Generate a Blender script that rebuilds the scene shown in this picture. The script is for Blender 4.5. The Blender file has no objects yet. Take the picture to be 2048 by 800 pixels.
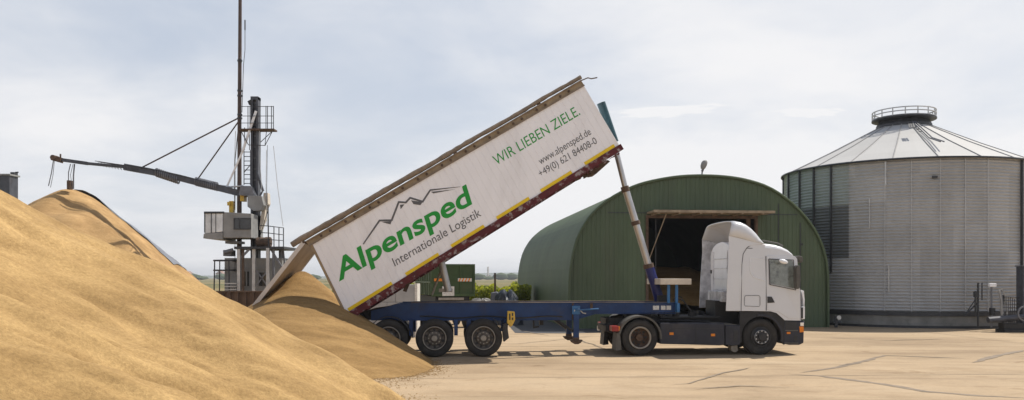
import bpy, bmesh, math, random
import numpy as np
from mathutils import Vector, Matrix

R = math.radians
PI = math.pi
H, F = 2.1, 1650.0            # camera height (m), focal length in pixels of the 2048 px wide photograph
SC = bpy.context.scene
COL = SC.collection

# ------------------------------------------------------------------ camera, sky, sun, exposure
cam = bpy.data.cameras.new('camera'); cam_o = bpy.data.objects.new('camera', cam); COL.objects.link(cam_o)
cam_o.location = (0, 0, H); cam_o.rotation_euler = (R(90), 0, 0)
cam.sensor_fit = 'HORIZONTAL'; cam.sensor_width = 36; cam.lens = 36*F/2048
cam.shift_y = 155/2048; cam.clip_end = 12000; cam.clip_start = .1
SC.camera = cam_o
SC.view_settings.view_transform = 'Standard'; SC.view_settings.look = 'None'
SC.view_settings.gamma = 1; SC.view_settings.exposure = 0.0; SC.view_settings.use_curve_mapping = False

SUN = Vector((.60, .34, 1)).normalized()
EL = math.asin(SUN.z); AZ = math.atan2(SUN.x, SUN.y)
sl = bpy.data.lights.new('sun', 'SUN'); sl.energy = 5.0; sl.angle = R(.5); sl.color = (1, .94, .84)
so = bpy.data.objects.new('sun', sl); COL.objects.link(so)
so.rotation_euler = SUN.to_track_quat('Z', 'Y').to_euler()

w = bpy.data.worlds.new('World'); SC.world = w; w.use_nodes = True
nt = w.node_tree; N = nt.nodes; N.clear(); LK = nt.links.new
def wn(t, **k):
    n = N.new(t)
    for a, b in k.items(): setattr(n, a, b)
    return n
out = wn('ShaderNodeOutputWorld'); bg = wn('ShaderNodeBackground'); bg.inputs['Strength'].default_value = .10
sky = wn('ShaderNodeTexSky', sky_type='NISHITA', sun_disc=False, sun_elevation=EL, sun_rotation=AZ,
         air_density=1.0, dust_density=1.5, ozone_density=1.0)
tc = wn('ShaderNodeTexCoord'); sep = wn('ShaderNodeSeparateXYZ'); LK(tc.outputs['Generated'], sep.inputs[0])
zc = wn('ShaderNodeMath', operation='MAXIMUM'); LK(sep.outputs['Z'], zc.inputs[0]); zc.inputs[1].default_value = 0
za = wn('ShaderNodeMath', operation='ADD'); LK(zc.outputs[0], za.inputs[0]); za.inputs[1].default_value = .22
dx = wn('ShaderNodeMath', operation='DIVIDE'); LK(sep.outputs['X'], dx.inputs[0]); LK(za.outputs[0], dx.inputs[1])
dy = wn('ShaderNodeMath', operation='DIVIDE'); LK(sep.outputs['Y'], dy.inputs[0]); LK(za.outputs[0], dy.inputs[1])
cmb = wn('ShaderNodeCombineXYZ'); LK(dx.outputs[0], cmb.inputs[0]); LK(dy.outputs[0], cmb.inputs[1])
def noise(scale, detail, rough, off, dist=0):
    m = wn('ShaderNodeMapping'); m.inputs['Location'].default_value = off; LK(cmb.outputs[0], m.inputs[0])
    n = wn('ShaderNodeTexNoise'); n.inputs['Scale'].default_value = scale; n.inputs['Detail'].default_value = detail
    n.inputs['Roughness'].default_value = rough; n.inputs['Distortion'].default_value = dist; LK(m.outputs[0], n.inputs[0]); return n
n1 = noise(.46, 5, .5, (2.3, 3.6, .4), .35)
n2 = noise(2.1, 9, .58, (4.2, .7, 2.2), .3)
mx = wn('ShaderNodeMath', operation='MULTIPLY_ADD'); LK(n2.outputs[0], mx.inputs[0]); mx.inputs[1].default_value = .34; LK(n1.outputs[0], mx.inputs[2])
cr = wn('ShaderNodeValToRGB'); cr.color_ramp.elements[0].position = .50; cr.color_ramp.elements[1].position = .88
cr.color_ramp.elements[0].color = (0, 0, 0, 1); cr.color_ramp.elements[1].color = (1, 1, 1, 1); cr.color_ramp.interpolation = 'EASE'
LK(mx.outputs[0], cr.inputs[0])
# clouds whiten towards the horizon (thicker air)
hz = wn('ShaderNodeMapRange'); LK(sep.outputs['Z'], hz.inputs[0]); hz.inputs[1].default_value = 0; hz.inputs[2].default_value = .32
hz.inputs[3].default_value = .45; hz.inputs[4].default_value = .05
mm = wn('ShaderNodeMath', operation='MULTIPLY_ADD'); LK(cr.outputs[0], mm.inputs[0]); mm.inputs[1].default_value = .92; LK(hz.outputs[0], mm.inputs[2]); mm.use_clamp = True
# the overcast veil is cut back overhead, out of view, to deepen shadows
th = wn('ShaderNodeMapRange'); LK(sep.outputs['Z'], th.inputs[0]); th.inputs[1].default_value = .33; th.inputs[2].default_value = .8
th.inputs[3].default_value = 1; th.inputs[4].default_value = .15
# two thin bright wisps low in the sky
ya_ = wn('ShaderNodeMath', operation='MAXIMUM'); LK(sep.outputs['Y'], ya_.inputs[0]); ya_.inputs[1].default_value = .01
pa = wn('ShaderNodeMath', operation='DIVIDE'); LK(sep.outputs['X'], pa.inputs[0]); LK(ya_.outputs[0], pa.inputs[1])
pb = wn('ShaderNodeMath', operation='DIVIDE'); LK(sep.outputs['Z'], pb.inputs[0]); LK(ya_.outputs[0], pb.inputs[1])
pc = wn('ShaderNodeCombineXYZ'); LK(pa.outputs[0], pc.inputs[0]); LK(pb.outputs[0], pc.inputs[1])
def wisp(cx, cy, rx, ry, tilt):
    m_ = wn('ShaderNodeMapping', vector_type='TEXTURE'); m_.inputs['Location'].default_value = (cx, cy, 0); m_.inputs['Rotation'].default_value = (0, 0, tilt); m_.inputs['Scale'].default_value = (rx, ry, 1)
    LK(pc.outputs[0], m_.inputs[0])
    nn = wn('ShaderNodeTexNoise'); nn.inputs['Scale'].default_value = 1.7; nn.inputs['Detail'].default_value = 6; LK(m_.outputs[0], nn.inputs[0])
    ad = wn('ShaderNodeVectorMath', operation='ADD'); LK(m_.outputs[0], ad.inputs[0])
    sb = wn('ShaderNodeVectorMath', operation='SUBTRACT'); LK(nn.outputs['Color'], sb.inputs[0]); sb.inputs[1].default_value = (.5, .5, .5)
    sc_ = wn('ShaderNodeVectorMath', operation='SCALE'); LK(sb.outputs[0], sc_.inputs[0]); sc_.inputs['Scale'].default_value = 2.2; LK(sc_.outputs[0], ad.inputs[1])
    pj = wn('ShaderNodeVectorMath', operation='MULTIPLY'); LK(ad.outputs[0], pj.inputs[0]); pj.inputs[1].default_value = (1, 1, 0)
    ln_ = wn('ShaderNodeVectorMath', operation='LENGTH'); LK(pj.outputs[0], ln_.inputs[0])
    r_ = wn('ShaderNodeMapRange', interpolation_type='SMOOTHSTEP'); LK(ln_.outputs['Value'], r_.inputs[0]); r_.inputs[1].default_value = 0; r_.inputs[2].default_value = 1.1; r_.inputs[3].default_value = .75; r_.inputs[4].default_value = 0
    return r_.outputs[0]
wa = wn('ShaderNodeMath', operation='ADD'); LK(wisp(.19, .202, .075, .0075, .05), wa.inputs[0]); LK(wisp(.362, .200, .045, .006, 0), wa.inputs[1])
wb = wn('ShaderNodeMath', operation='ADD', use_clamp=True); LK(wa.outputs[0], wb.inputs[0]); LK(mm.outputs[0], wb.inputs[1]); mm = wb
m3 = wn('ShaderNodeMath', operation='MULTIPLY'); LK(mm.outputs[0], m3.inputs[0]); LK(th.outputs[0], m3.inputs[1])
mix = wn('ShaderNodeMix', data_type='RGBA'); LK(m3.outputs[0], mix.inputs[0])
veil = wn('ShaderNodeMix', data_type='RGBA'); veil.inputs[0].default_value = .62; LK(sky.outputs[0], veil.inputs[6]); veil.inputs[7].default_value = (5.75, 6.5, 7.75, 1)
vth = wn('ShaderNodeMath', operation='MULTIPLY'); LK(th.outputs[0], vth.inputs[0]); vth.inputs[1].default_value = .7; LK(vth.outputs[0], veil.inputs[0]); LK(veil.outputs[2], mix.inputs[6])
mix.inputs[7].default_value = (9.1, 9.1, 9.25, 1)
LK(mix.outputs[2], bg.inputs[0]); LK(bg.outputs[0], out.inputs[0])

# ------------------------------------------------------------------ helpers
def P(u, v, Y):                               # photograph pixel at world distance Y -> world point
    return Vector(((u-1024)/F*Y, Y, H+(555-v)*Y/F))

class MB:
    def __init__(s): s.v = []; s.f = []; s.sm = []
    def add(s, vs, fs, smooth=False):
        b = len(s.v); s.v += [tuple(p) for p in vs]
        for f in fs: s.f.append([i+b for i in f]); s.sm.append(smooth)
        return s
    def box(s, lo, hi, M=None):
        x0, y0, z0 = lo; x1, y1, z1 = hi
        vs = [Vector(p) for p in ((x0,y0,z0),(x1,y0,z0),(x1,y1,z0),(x0,y1,z0),(x0,y0,z1),(x1,y0,z1),(x1,y1,z1),(x0,y1,z1))]
        if M is not None: vs = [M @ p for p in vs]
        return s.add(vs, [(0,3,2,1),(4,5,6,7),(0,1,5,4),(1,2,6,5),(2,3,7,6),(3,0,4,7)])
    def prism(s, poly, y0, y1, f=None):       # polygon of (x,z) extruded along y; f maps (x,y,z)
        n = len(poly)
        a = sum(poly[i][0]*poly[(i+1)%n][1]-poly[(i+1)%n][0]*poly[i][1] for i in range(n))
        if a < 0: poly = poly[::-1]
        vs = [Vector((x,y0,z)) for x,z in poly]+[Vector((x,y1,z)) for x,z in poly]
        if f: vs = [f(p) for p in vs]
        fs = [tuple(range(n)), tuple(range(2*n-1,n-1,-1))]
        fs += [(i, i+n, (i+1)%n+n, (i+1)%n) for i in range(n)]
        return s.add(vs, fs)
    def tube(s, path, r, n=8, caps=True, smooth=True):
        path = [Vector(p) for p in path]; m = len(path)
        rr = r if isinstance(r, (list, tuple)) else [r]*m
        vs = []; up = None
        for i, p in enumerate(path):
            d = (path[min(i+1,m-1)]-path[max(i-1,0)]).normalized()
            if up is None: up = d.orthogonal().normalized()
            up = (up-d*up.dot(d)); up = up.normalized() if up.length > 1e-6 else d.orthogonal().normalized()
            b = d.cross(up)
            vs += [p+rr[i]*(math.cos(2*PI*k/n)*up+math.sin(2*PI*k/n)*b) for k in range(n)]
        fs = [(i*n+k, i*n+(k+1)%n, (i+1)*n+(k+1)%n, (i+1)*n+k) for i in range(m-1) for k in range(n)]
        s.add(vs, fs, smooth)
        if caps: s.add(vs[:n], [tuple(range(n-1,-1,-1))]); s.add(vs[-n:], [tuple(range(n))])
        return s
    def bar(s, a, b, wd, ht=None):            # square bar between two points
        a = Vector(a); b = Vector(b); d = (b-a).normalized(); ht = ht or wd
        sd = d.cross(Vector((0,0,1))); sd = sd.normalized() if sd.length > 1e-4 else Vector((1,0,0))
        up = sd.cross(d).normalized()
        vs = []
        for p in (a, b):
            for i, j in ((-1,-1),(1,-1),(1,1),(-1,1)): vs.append(p+sd*i*wd/2+up*j*ht/2)
        return s.add(vs, [(0,1,2,3),(7,6,5,4),(0,4,5,1),(1,5,6,2),(2,6,7,3),(3,7,4,0)])
    def lathe(s, prof, n, f, smooth=True, a0=0, a1=2*PI):   # prof of (r, h); f(r, ang, h) -> point
        full = abs(a1-a0-2*PI) < 1e-6; m = n if full else n+1
        vs = [f(r, a0+(a1-a0)*k/n, h) for r, h in prof for k in range(m)]
        fs = []
        for i in range(len(prof)-1):
            for k in range(n):
                k2 = (k+1)%m
                fs.append((i*m+k, i*m+k2, (i+1)*m+k2, (i+1)*m+k))
        return s.add(vs, fs, smooth)
    def grid(s, pts, smooth=True):            # rows of points
        n = len(pts[0]); vs = [p for r in pts for p in r]
        return s.add(vs, [(i*n+j, i*n+j+1, (i+1)*n+j+1, (i+1)*n+j) for i in range(len(pts)-1) for j in range(n-1)], smooth)
    def clusters(s):
        """groups of faces whose connected pieces touch or overlap"""
        p = list(range(len(s.v)))
        def find(i):
            while p[i] != i: p[i] = p[p[i]]; i = p[i]
            return i
        key = {}
        for i, v in enumerate(s.v):
            k = tuple(round(c, 4) for c in v)
            if k in key: p[find(i)] = find(key[k])
            else: key[k] = i
        for f in s.f:
            for j in f[1:]: p[find(j)] = find(f[0])
        box = {}
        for i, v in enumerate(s.v):
            r = find(i); b = box.setdefault(r, [list(v), list(v)])
            for c in range(3): b[0][c] = min(b[0][c], v[c]); b[1][c] = max(b[1][c], v[c])
        rs = list(box); q = {r: r for r in rs}
        def f2(r):
            while q[r] != r: r = q[r]
            return r
        if len(rs) > 140: return None
        for i, a in enumerate(rs):
            for b in rs[i+1:]:
                A_, B_ = box[a], box[b]
                if all(A_[0][c] <= B_[1][c]+.012 and B_[0][c] <= A_[1][c]+.012 for c in range(3)): q[f2(b)] = f2(a)
        g = {}
        for f, m_ in zip(s.f, s.sm): g.setdefault(f2(find(f[0])), []).append((f, m_))
        return list(g.values())
    def build(s, name, mat, parent=None, **k):
        keep = ('lettering','emblem','hub','railing','batten','ladder','tread','course','pile','guard','mesh_panel','mark','rim','frame','bar','ridge','chain','aerial','catwalk','drive_motor','bow','joint','seam','rib','crease','gap','valve','post_cap','lamp','boom','hedge','belt','underframe')
        g = None if parent is None or (any(w_ in name for w_ in keep) and name not in ('panel_gap','rear_bar','side_rib','roof_rib')) else s.clusters()
        if not g or len(g) == 1 or len(g) > 60: return s.build1(name, mat, parent, **k)
        first = None
        for fs in g:
            t = MB(); idx = {}
            for f, m_ in fs:
                nf = []
                for i in f:
                    if i not in idx: idx[i] = len(t.v); t.v.append(s.v[i])
                    nf.append(idx[i])
                t.f.append(nf); t.sm.append(m_)
            o = t.build1(name, mat, parent, **k); first = first or o
        return first
    def build1(s, name, mat, parent=None, off=None, bevel=0, solid=0, recalc=True, ang=35, kind=None, M=None):
        me = bpy.data.meshes.new(name)
        o3 = off if off is not None else (OFF if parent is not None else Vector((0,0,0)))
        vs = [tuple((M @ Vector(p) if M is not None else Vector(p))-o3) for p in s.v]
        me.from_pydata(vs, [], s.f); me.polygons.foreach_set('use_smooth', s.sm); me.update()
        if recalc:
            bm = bmesh.new(); bm.from_mesh(me); bmesh.ops.recalc_face_normals(bm, faces=bm.faces); bm.to_mesh(me); bm.free()
        if any(s.sm): me.set_sharp_from_angle(angle=R(ang))
        me.materials.append(mat)
        o = bpy.data.objects.new(name, me); COL.objects.link(o)
        if parent is not None: o.parent = parent
        if bevel:
            b = o.modifiers.new('bevel', 'BEVEL'); b.width = bevel; b.segments = 2; b.limit_method = 'ANGLE'; b.angle_limit = R(40)
        if solid:
            b = o.modifiers.new('solidify', 'SOLIDIFY'); b.thickness = solid; b.offset = 0
        if kind: o['kind'] = kind
        return o

OFF = Vector((0,0,0))
def tag(o, label, cat, group=None):
    o['label'] = label; o['category'] = cat
    if group: o['group'] = group
    return o
def thing(name, label, cat, loc, rz=0, off=None, group=None):
    """Empty at the thing's base; following parts are given in the frame whose origin is `off` away."""
    global OFF
    o = bpy.data.objects.new(name, None); COL.objects.link(o); o.empty_display_size = .3
    o.location = loc; o.rotation_euler = (0, 0, rz); OFF = Vector(off) if off is not None else Vector(loc)
    return tag(o, label, cat, group)
def dup(o, parent, loc=None, rot=None):
    c = o.copy(); COL.objects.link(c); c.parent = parent
    if loc is not None: c.location = loc
    if rot is not None: c.rotation_euler = rot
    for ch in list(o.children): dup(ch, c)
    return c

# ------------------------------------------------------------------ materials
def mat(name, col, rough=.6, metal=0, var=.18, vs=3.0, bump=0, bs=40, dirt=None, dirt_amt=.5, dirt_scale=1.2, stretch=(1,1,1), spec=.4, coat=0):
    m = bpy.data.materials.new(name); m.use_nodes = True
    t = m.node_tree; n = t.nodes; p = n['Principled BSDF']; L = t.links.new
    p.inputs['Roughness'].default_value = rough; p.inputs['Metallic'].default_value = metal
    p.inputs['Specular IOR Level'].default_value = spec; p.inputs['Coat Weight'].default_value = coat
    co = n.new('ShaderNodeTexCoord'); mp = n.new('ShaderNodeMapping'); mp.inputs['Scale'].default_value = stretch
    L(co.outputs['Object'], mp.inputs[0])
    def nz(sc, d=6, r=.6):
        k = n.new('ShaderNodeTexNoise'); k.inputs['Scale'].default_value = sc; k.inputs['Detail'].default_value = d
        k.inputs['Roughness'].default_value = r; L(mp.outputs[0], k.inputs[0]); return k
    a = nz(vs)
    mr = n.new('ShaderNodeMapRange'); L(a.outputs[0], mr.inputs[0]); mr.inputs[1].default_value = .3; mr.inputs[2].default_value = .7
    mixn = n.new('ShaderNodeMix'); mixn.data_type = 'RGBA'; L(mr.outputs[0], mixn.inputs[0])
    mixn.inputs[6].default_value = (*[c*(1-var) for c in col], 1); mixn.inputs[7].default_value = (*[min(1, c*(1+var)) for c in col], 1)
    last = mixn.outputs[2]
    if dirt:
        b = nz(dirt_scale, 9, .7)
        r2 = n.new('ShaderNodeMapRange'); L(b.outputs[0], r2.inputs[0]); r2.inputs[1].default_value = .52; r2.inputs[2].default_value = .74; r2.inputs[4].default_value = dirt_amt
        m2 = n.new('ShaderNodeMix'); m2.data_type = 'RGBA'; L(r2.outputs[0], m2.inputs[0]); L(last, m2.inputs[6]); m2.inputs[7].default_value = (*dirt, 1)
        last = m2.outputs[2]
    L(last, p.inputs['Base Color'])
    if bump:
        c = nz(bs, 4); bp = n.new('ShaderNodeBump'); bp.inputs['Strength'].default_value = bump; bp.inputs['Distance'].default_value = .02
        L(c.outputs[0], bp.inputs['Height']); L(bp.outputs[0], p.inputs['Normal'])
    m['nodes'] = 1
    return m

def grain_mat(name, col):
    m = bpy.data.materials.new(name); m.use_nodes = True
    t = m.node_tree; n = t.nodes; p = n['Principled BSDF']; L = t.links.new
    p.inputs['Roughness'].default_value = .85; p.inputs['Specular IOR Level'].default_value = .15
    co = n.new('ShaderNodeTexCoord')
    def nz(sc, d, r, st=(1,1,1), rz=0):
        ro = n.new('ShaderNodeVectorRotate'); ro.rotation_type = 'Z_AXIS'; ro.inputs['Angle'].default_value = R(-rz); L(co.outputs['Object'], ro.inputs[0])
        mp = n.new('ShaderNodeMapping'); mp.inputs['Scale'].default_value = st; L(ro.outputs[0], mp.inputs[0])
        k = n.new('ShaderNodeTexNoise'); k.inputs['Scale'].default_value = sc; k.inputs['Detail'].default_value = d
        k.inputs['Roughness'].default_value = r; L(mp.outputs[0], k.inputs[0]); return k
    big = nz(.9, 6, .62, (.35, 1, 1), 25); stk = nz(2.6, 5, .6, (.09, 1, 1), 14); fine = nz(26, 3, .8); mid = nz(7, 6, .75)
    def ramp(src, a, b, c0, c1):
        r = n.new('ShaderNodeValToRGB'); r.color_ramp.elements[0].position = a; r.color_ramp.elements[1].position = b
        r.color_ramp.elements[0].color = c0; r.color_ramp.elements[1].color = c1; L(src.outputs[0], r.inputs[0]); return r
    r1 = ramp(big, .3, .7, (*[c*k for c, k in zip(col, (.70,.67,.62))],1), (*[c*1.1 for c in col],1))
    r2 = ramp(fine, .32, .68, (.78,.765,.75,1), (1.14,1.14,1.14,1))
    r3 = ramp(mid, .3, .7, (.92,.91,.90,1), (1.06,1.06,1.06,1))
    r4 = ramp(stk, .36, .62, (.80,.775,.74,1), (1.06,1.06,1.05,1))
    def mul(a, b):
        k = n.new('ShaderNodeMix'); k.data_type = 'RGBA'; k.blend_type = 'MULTIPLY'; k.inputs[0].default_value = 1
        L(a, k.inputs[6]); L(b, k.inputs[7]); return k.outputs[2]
    L(mul(mul(mul(r1.outputs[0], r2.outputs[0]), r3.outputs[0]), r4.outputs[0]), p.inputs['Base Color'])
    ad = n.new('ShaderNodeMath'); ad.operation = 'MULTIPLY_ADD'; L(mid.outputs[0], ad.inputs[0]); ad.inputs[1].default_value = 2.0; L(fine.outputs[0], ad.inputs[2])
    bp = n.new('ShaderNodeBump'); bp.inputs['Strength'].default_value = .4; bp.inputs['Distance'].default_value = .02
    L(ad.outputs[0], bp.inputs['Height']); L(bp.outputs[0], p.inputs['Normal'])
    return m

def panel_tint(m, kind, amt):
    # every sheet of cladding has aged to a slightly different tone
    t = m.node_tree; n = t.nodes; L = t.links.new; p = n['Principled BSDF']; src = p.inputs['Base Color'].links[0].from_socket
    co = n.new('ShaderNodeTexCoord'); sp = n.new('ShaderNodeSeparateXYZ'); L(co.outputs['Object'], sp.inputs[0])
    def mth(op, a, b=None):
        k = n.new('ShaderNodeMath'); k.operation = op
        for i_, q in enumerate((a, b)):
            if q is None: continue
            if isinstance(q, (int, float)): k.inputs[i_].default_value = q
            else: L(q, k.inputs[i_])
        return k.outputs[0]
    if kind == 'ring': a = mth('MULTIPLY', mth('ARCTAN2', sp.outputs['Y'], sp.outputs['X']), 12/2.85); b = mth('DIVIDE', sp.outputs['Z'], 1.07)
    elif kind == 'front': a = mth('DIVIDE', sp.outputs['X'], .98); b = mth('DIVIDE', sp.outputs['Z'], 4.74)
    else: a = mth('DIVIDE', sp.outputs['Y'], 1.05); b = mth('DIVIDE', sp.outputs['Z'], 2.4)
    cb = n.new('ShaderNodeCombineXYZ'); L(mth('FLOOR', a), cb.inputs[0]); L(mth('FLOOR', b), cb.inputs[1])
    wnz = n.new('ShaderNodeTexWhiteNoise'); wnz.noise_dimensions = '2D'; L(cb.outputs[0], wnz.inputs['Vector'])
    mr = n.new('ShaderNodeMapRange'); L(wnz.outputs['Value'], mr.inputs[0]); mr.inputs[3].default_value = 1-amt; mr.inputs[4].default_value = 1+amt
    mx_ = n.new('ShaderNodeMix'); mx_.data_type = 'RGBA'; mx_.blend_type = 'MULTIPLY'; mx_.inputs[0].default_value = 1
    L(src, mx_.inputs[6]); L(mr.outputs[0], mx_.inputs[7]); L(mx_.outputs[2], p.inputs['Base Color'])
M = {}
M['grain'] = grain_mat('grain', (.455, .31, .142))
M['grain_back'] = grain_mat('grain_golden', (.47, .31, .15))
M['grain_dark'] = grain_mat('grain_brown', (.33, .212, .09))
M['white_board'] = mat('white_board', (.88, .88, .92), .5, 0, .04, 2, .04, 60, (.50,.47,.45), .35, .9, (1,1,.35))
M['cab_paint'] = mat('cab_paint', (.64, .645, .665), .24, 0, .02, 2, spec=.5, coat=.4)
M['cab_white'] = mat('cab_white', (.82, .83, .86), .32, 0, .05, 4, spec=.5, coat=.3)
M['cab_inner'] = mat('cab_inner_grey', (.62, .62, .64), .45, .25, .45, 2.5, dirt=(.12,.12,.12), dirt_amt=.6, dirt_scale=2)
M['navy'] = mat('navy_panel', (.022, .024, .036), .45, 0, .25, 3, dirt=(.12,.10,.08), dirt_amt=.35, dirt_scale=1.6)
M['black'] = mat('black_metal', (.018, .018, .02), .55, 0, .3, 4, dirt=(.06,.052,.042), dirt_amt=.35)
M['plastic'] = mat('dark_plastic', (.03, .03, .032), .5, 0, .2, 5)
M['tyre'] = mat('tyre_rubber', (.030, .028, .026), .8, 0, .3, 6, .2, 30, (.09,.078,.06), .6, 2.2)
M['rim'] = mat('rim_steel', (.13, .115, .10), .55, .3, .3, 8, dirt=(.06,.05,.04), dirt_amt=.7, dirt_scale=5)
M['rim_lip'] = mat('rim_lip_steel', (.30, .27, .23), .5, .3, .25, 8)
M['rust'] = mat('rusty_steel', (.10, .065, .045), .8, 0, .4, 6, .2, 30)
M['blue'] = mat('blue_frame', (.007, .036, .125), .5, 0, .25, 2.5, .05, 30, (.045,.038,.035), .55, 1.4)
M['blue_light'] = mat('blue_post', (.03, .13, .30), .5, 0, .2, 4, dirt=(.1,.08,.06), dirt_amt=.4)
M['blue_cyl'] = mat('blue_cylinder', (.010, .015, .11), .4, 0, .15, 4)
M['teal'] = mat('teal_cylinder', (.018, .065, .085), .45, 0, .25, 4, dirt=(.03,.035,.04), dirt_amt=.6, dirt_scale=3)
M['chrome'] = mat('chrome_stage', (.46, .45, .45), .33, .75, .1, 3)
M['rail_wood'] = mat('side_board', (.30, .225, .14), .7, 0, .3, 2.5, .1, 30, (.10,.075,.06), .65, 1.3)
M['tarp_roll'] = mat('tarpaulin_roll', (.235, .185, .14), .75, 0, .25, 5, .3, 20, (.10,.085,.075), .7, 1.8)
M['tailgate'] = mat('tailgate_face', (.36, .28, .19), .7, 0, .15, 2, .08, 20, (.17,.13,.09), .5, 1.4)
M['tail_edge'] = mat('tailgate_edge', (.62, .58, .55), .6, 0, .12, 4)
M['yellow'] = mat('yellow_tape', (.80, .56, .01), .5, 0, .06, 6)
M['yellow_box'] = mat('yellow_holder', (.62, .40, .06), .5, 0, .12, 6, dirt=(.12,.08,.03), dirt_amt=.6, dirt_scale=5)
M['green_text'] = mat('green_lettering', (.008, .30, .035), .5, 0, .05, 3)
M['grey_text'] = mat('grey_lettering', (.11, .11, .12), .5, 0, .05, 3)
M['glass'] = mat('window_glass', (.20, .22, .20), .12, 0, .25, 5, spec=.8, dirt=(.02,.022,.02), dirt_amt=.95, dirt_scale=4.5)  # grey-green reflection with dark blotches painted into the glass colour
M['screen'] = mat('windscreen_glass', (.03, .035, .04), .06, 0, .2, 3, spec=.8)
M['mirror'] = mat('mirror_glass', (.85, .87, .88), .12, .6, .05, 4)
M['seam'] = mat('panel_gap', (.09, .09, .095), .6, 0, .1, 4)
M['orange'] = mat('orange_lens', (.75, .22, .01), .3, 0, .1, 6)
M['red'] = mat('red_lens', (.32, .035, .03), .35, 0, .25, 8)
M['label_white'] = mat('white_plate', (.62, .60, .56), .6, 0, .2, 20)
M['beige'] = mat('beige_deck', (.60, .53, .44), .6, 0, .12, 4)
M['mud'] = mat('grey_mudguard', (.10, .095, .085), .65, 0, .2, 4, dirt=(.25,.22,.18), dirt_amt=.5, dirt_scale=3)
M['shed'] = mat('green_sheeting', (.072, .104, .056), .55, 0, .16, .9, dirt=(.085,.092,.06), dirt_amt=.55, dirt_scale=.7, stretch=(1,1,.35))
M['shed_roof'] = mat('green_roof_sheeting', (.085, .118, .060), .6, 0, .14, .6, dirt=(.10,.125,.09), dirt_amt=.5, dirt_scale=.5, spec=.3)
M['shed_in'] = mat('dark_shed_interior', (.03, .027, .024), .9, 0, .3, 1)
M['beam'] = mat('door_beam', (.30, .235, .165), .7, 0, .3, 3, dirt=(.1,.07,.05), dirt_amt=.6, dirt_scale=2)
M['galv'] = mat('galvanised_sheet', (.45, .455, .46), .55, .1, .10, .8, dirt=(.37,.37,.365), dirt_amt=.6, dirt_scale=.6, stretch=(1,1,.5))
M['galv_dark'] = mat('dark_patch_sheet', (.20, .21, .215), .5, .25, .12, .8)
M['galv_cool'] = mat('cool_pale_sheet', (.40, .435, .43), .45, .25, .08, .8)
M['galv_roof'] = mat('galvanised_roof', (.49, .485, .475), .8, 0, .05, .5, dirt=(.42,.41,.39), dirt_amt=.5, dirt_scale=.5)
M['roof_rib'] = mat('roof_rib_sheet', (.33, .325, .32), .9, 0, .05, 1)
M['rib'] = mat('dark_rib', (.05, .052, .058), .5, .3, .2, 4)
M['steel'] = mat('grey_steel', (.16, .165, .185), .5, .3, .25, 3, dirt=(.09,.075,.06), dirt_amt=.6, dirt_scale=2)
M['steel_dark'] = mat('dark_steel', (.075, .080, .096), .5, .3, .3, 3, dirt=(.09,.06,.045), dirt_amt=.5, dirt_scale=2)
M['pole'] = mat('brown_pole', (.085, .058, .05), .7, 0, .35, 3)
M['alu'] = mat('pale_aluminium', (.48, .48, .48), .4, .4, .2, 4)
M['hut'] = mat('hut_sheet', (.26, .26, .255), .6, 0, .2, 2, dirt=(.14,.13,.12), dirt_amt=.6, dirt_scale=1.5)
M['cab_glass_white'] = mat('milky_glazing', (.70, .72, .73), .3, 0, .35, 1.5)
M['rusty_wall'] = mat('rusty_barrier', (.085, .055, .038), .8, 0, .35, 2, .2, 15)
M['concrete_grey'] = mat('grey_concrete', (.36, .36, .365), .85, 0, .14, 2, .15, 20, (.25,.25,.25), .5, 1.5)
M['plinth'] = mat('stained_plinth', (.22, .215, .20), .85, 0, .25, 1.5, .2, 15, (.07,.065,.06), .85, 1.1)
M['farm_green'] = mat('farm_green', (.042, .075, .024), .6, 0, .22, 2, dirt=(.10,.085,.05), dirt_amt=.5, dirt_scale=1.6)
M['farm_rib'] = mat('pale_green_rib', (.13, .17, .10), .6, 0, .2, 3)
M['tarp_grey'] = mat('grey_tarpaulin', (.16, .17, .20), .6, 0, .25, 1.5, .4, 5)
M['sheeting'] = mat('dark_plastic_sheet', (.055, .065, .085), .35, 0, .4, 4)
M['stone'] = mat('pale_rubble', (.35, .34, .32), .9, 0, .2, 4, .3, 10)
M['bark'] = mat('vine_stem', (.08, .06, .04), .9, 0, .2, 6)
M['leaf'] = mat('vine_leaf', (.115, .15, .018), .6, 0, .45, 1.7)
_t = M['leaf'].node_tree; _p = _t.nodes['Principled BSDF']; _tr = _t.nodes.new('ShaderNodeBsdfTranslucent'); _tr.inputs[0].default_value = (.50,.52,.05,1)
_ms = _t.nodes.new('ShaderNodeMixShader'); _ms.inputs[0].default_value = .5
_t.links.new(_p.outputs[0], _ms.inputs[1]); _t.links.new(_tr.outputs[0], _ms.inputs[2]); _t.links.new(_ms.outputs[0], _t.nodes['Material Output'].inputs[0])
M['seam_tar'] = mat('tar_seam', (.235, .185, .135), .85, 0, .25, 3)
M['seam_pale'] = mat('pale_patch', (.36, .28, .175), .9, 0, .12, 2)
M['town'] = mat('pale_render', (.5, .48, .45), .8, 0, .1, .1)
M['town_roof'] = mat('brown_tiles', (.28, .17, .13), .8, 0, .1, .1)
M['far_tree'] = mat('distant_trees', (.05, .075, .03), .9, 0, .2, .1)
M['amber_inside'] = mat('window_dark', (.035, .035, .035), .15, 0, .3, 3, spec=.7)

def red_peel():
    m = mat('peeling_red_paint', (.095, .014, .018), .7, 0, .3, 4, .2, 20, (.34,.30,.30), .9, 5)
    for q in m.node_tree.nodes:
        if q.type == 'MAP_RANGE' and abs(q.inputs[2].default_value-.74) < .001: q.inputs[1].default_value = .535; q.inputs[2].default_value = .61
    return m
M['peel'] = red_peel()

panel_tint(M['galv'], 'ring', .10); panel_tint(M['galv_roof'], 'ring', .04); panel_tint(M['shed'], 'front', .10); panel_tint(M['shed_roof'], 'side', .08)
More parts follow.
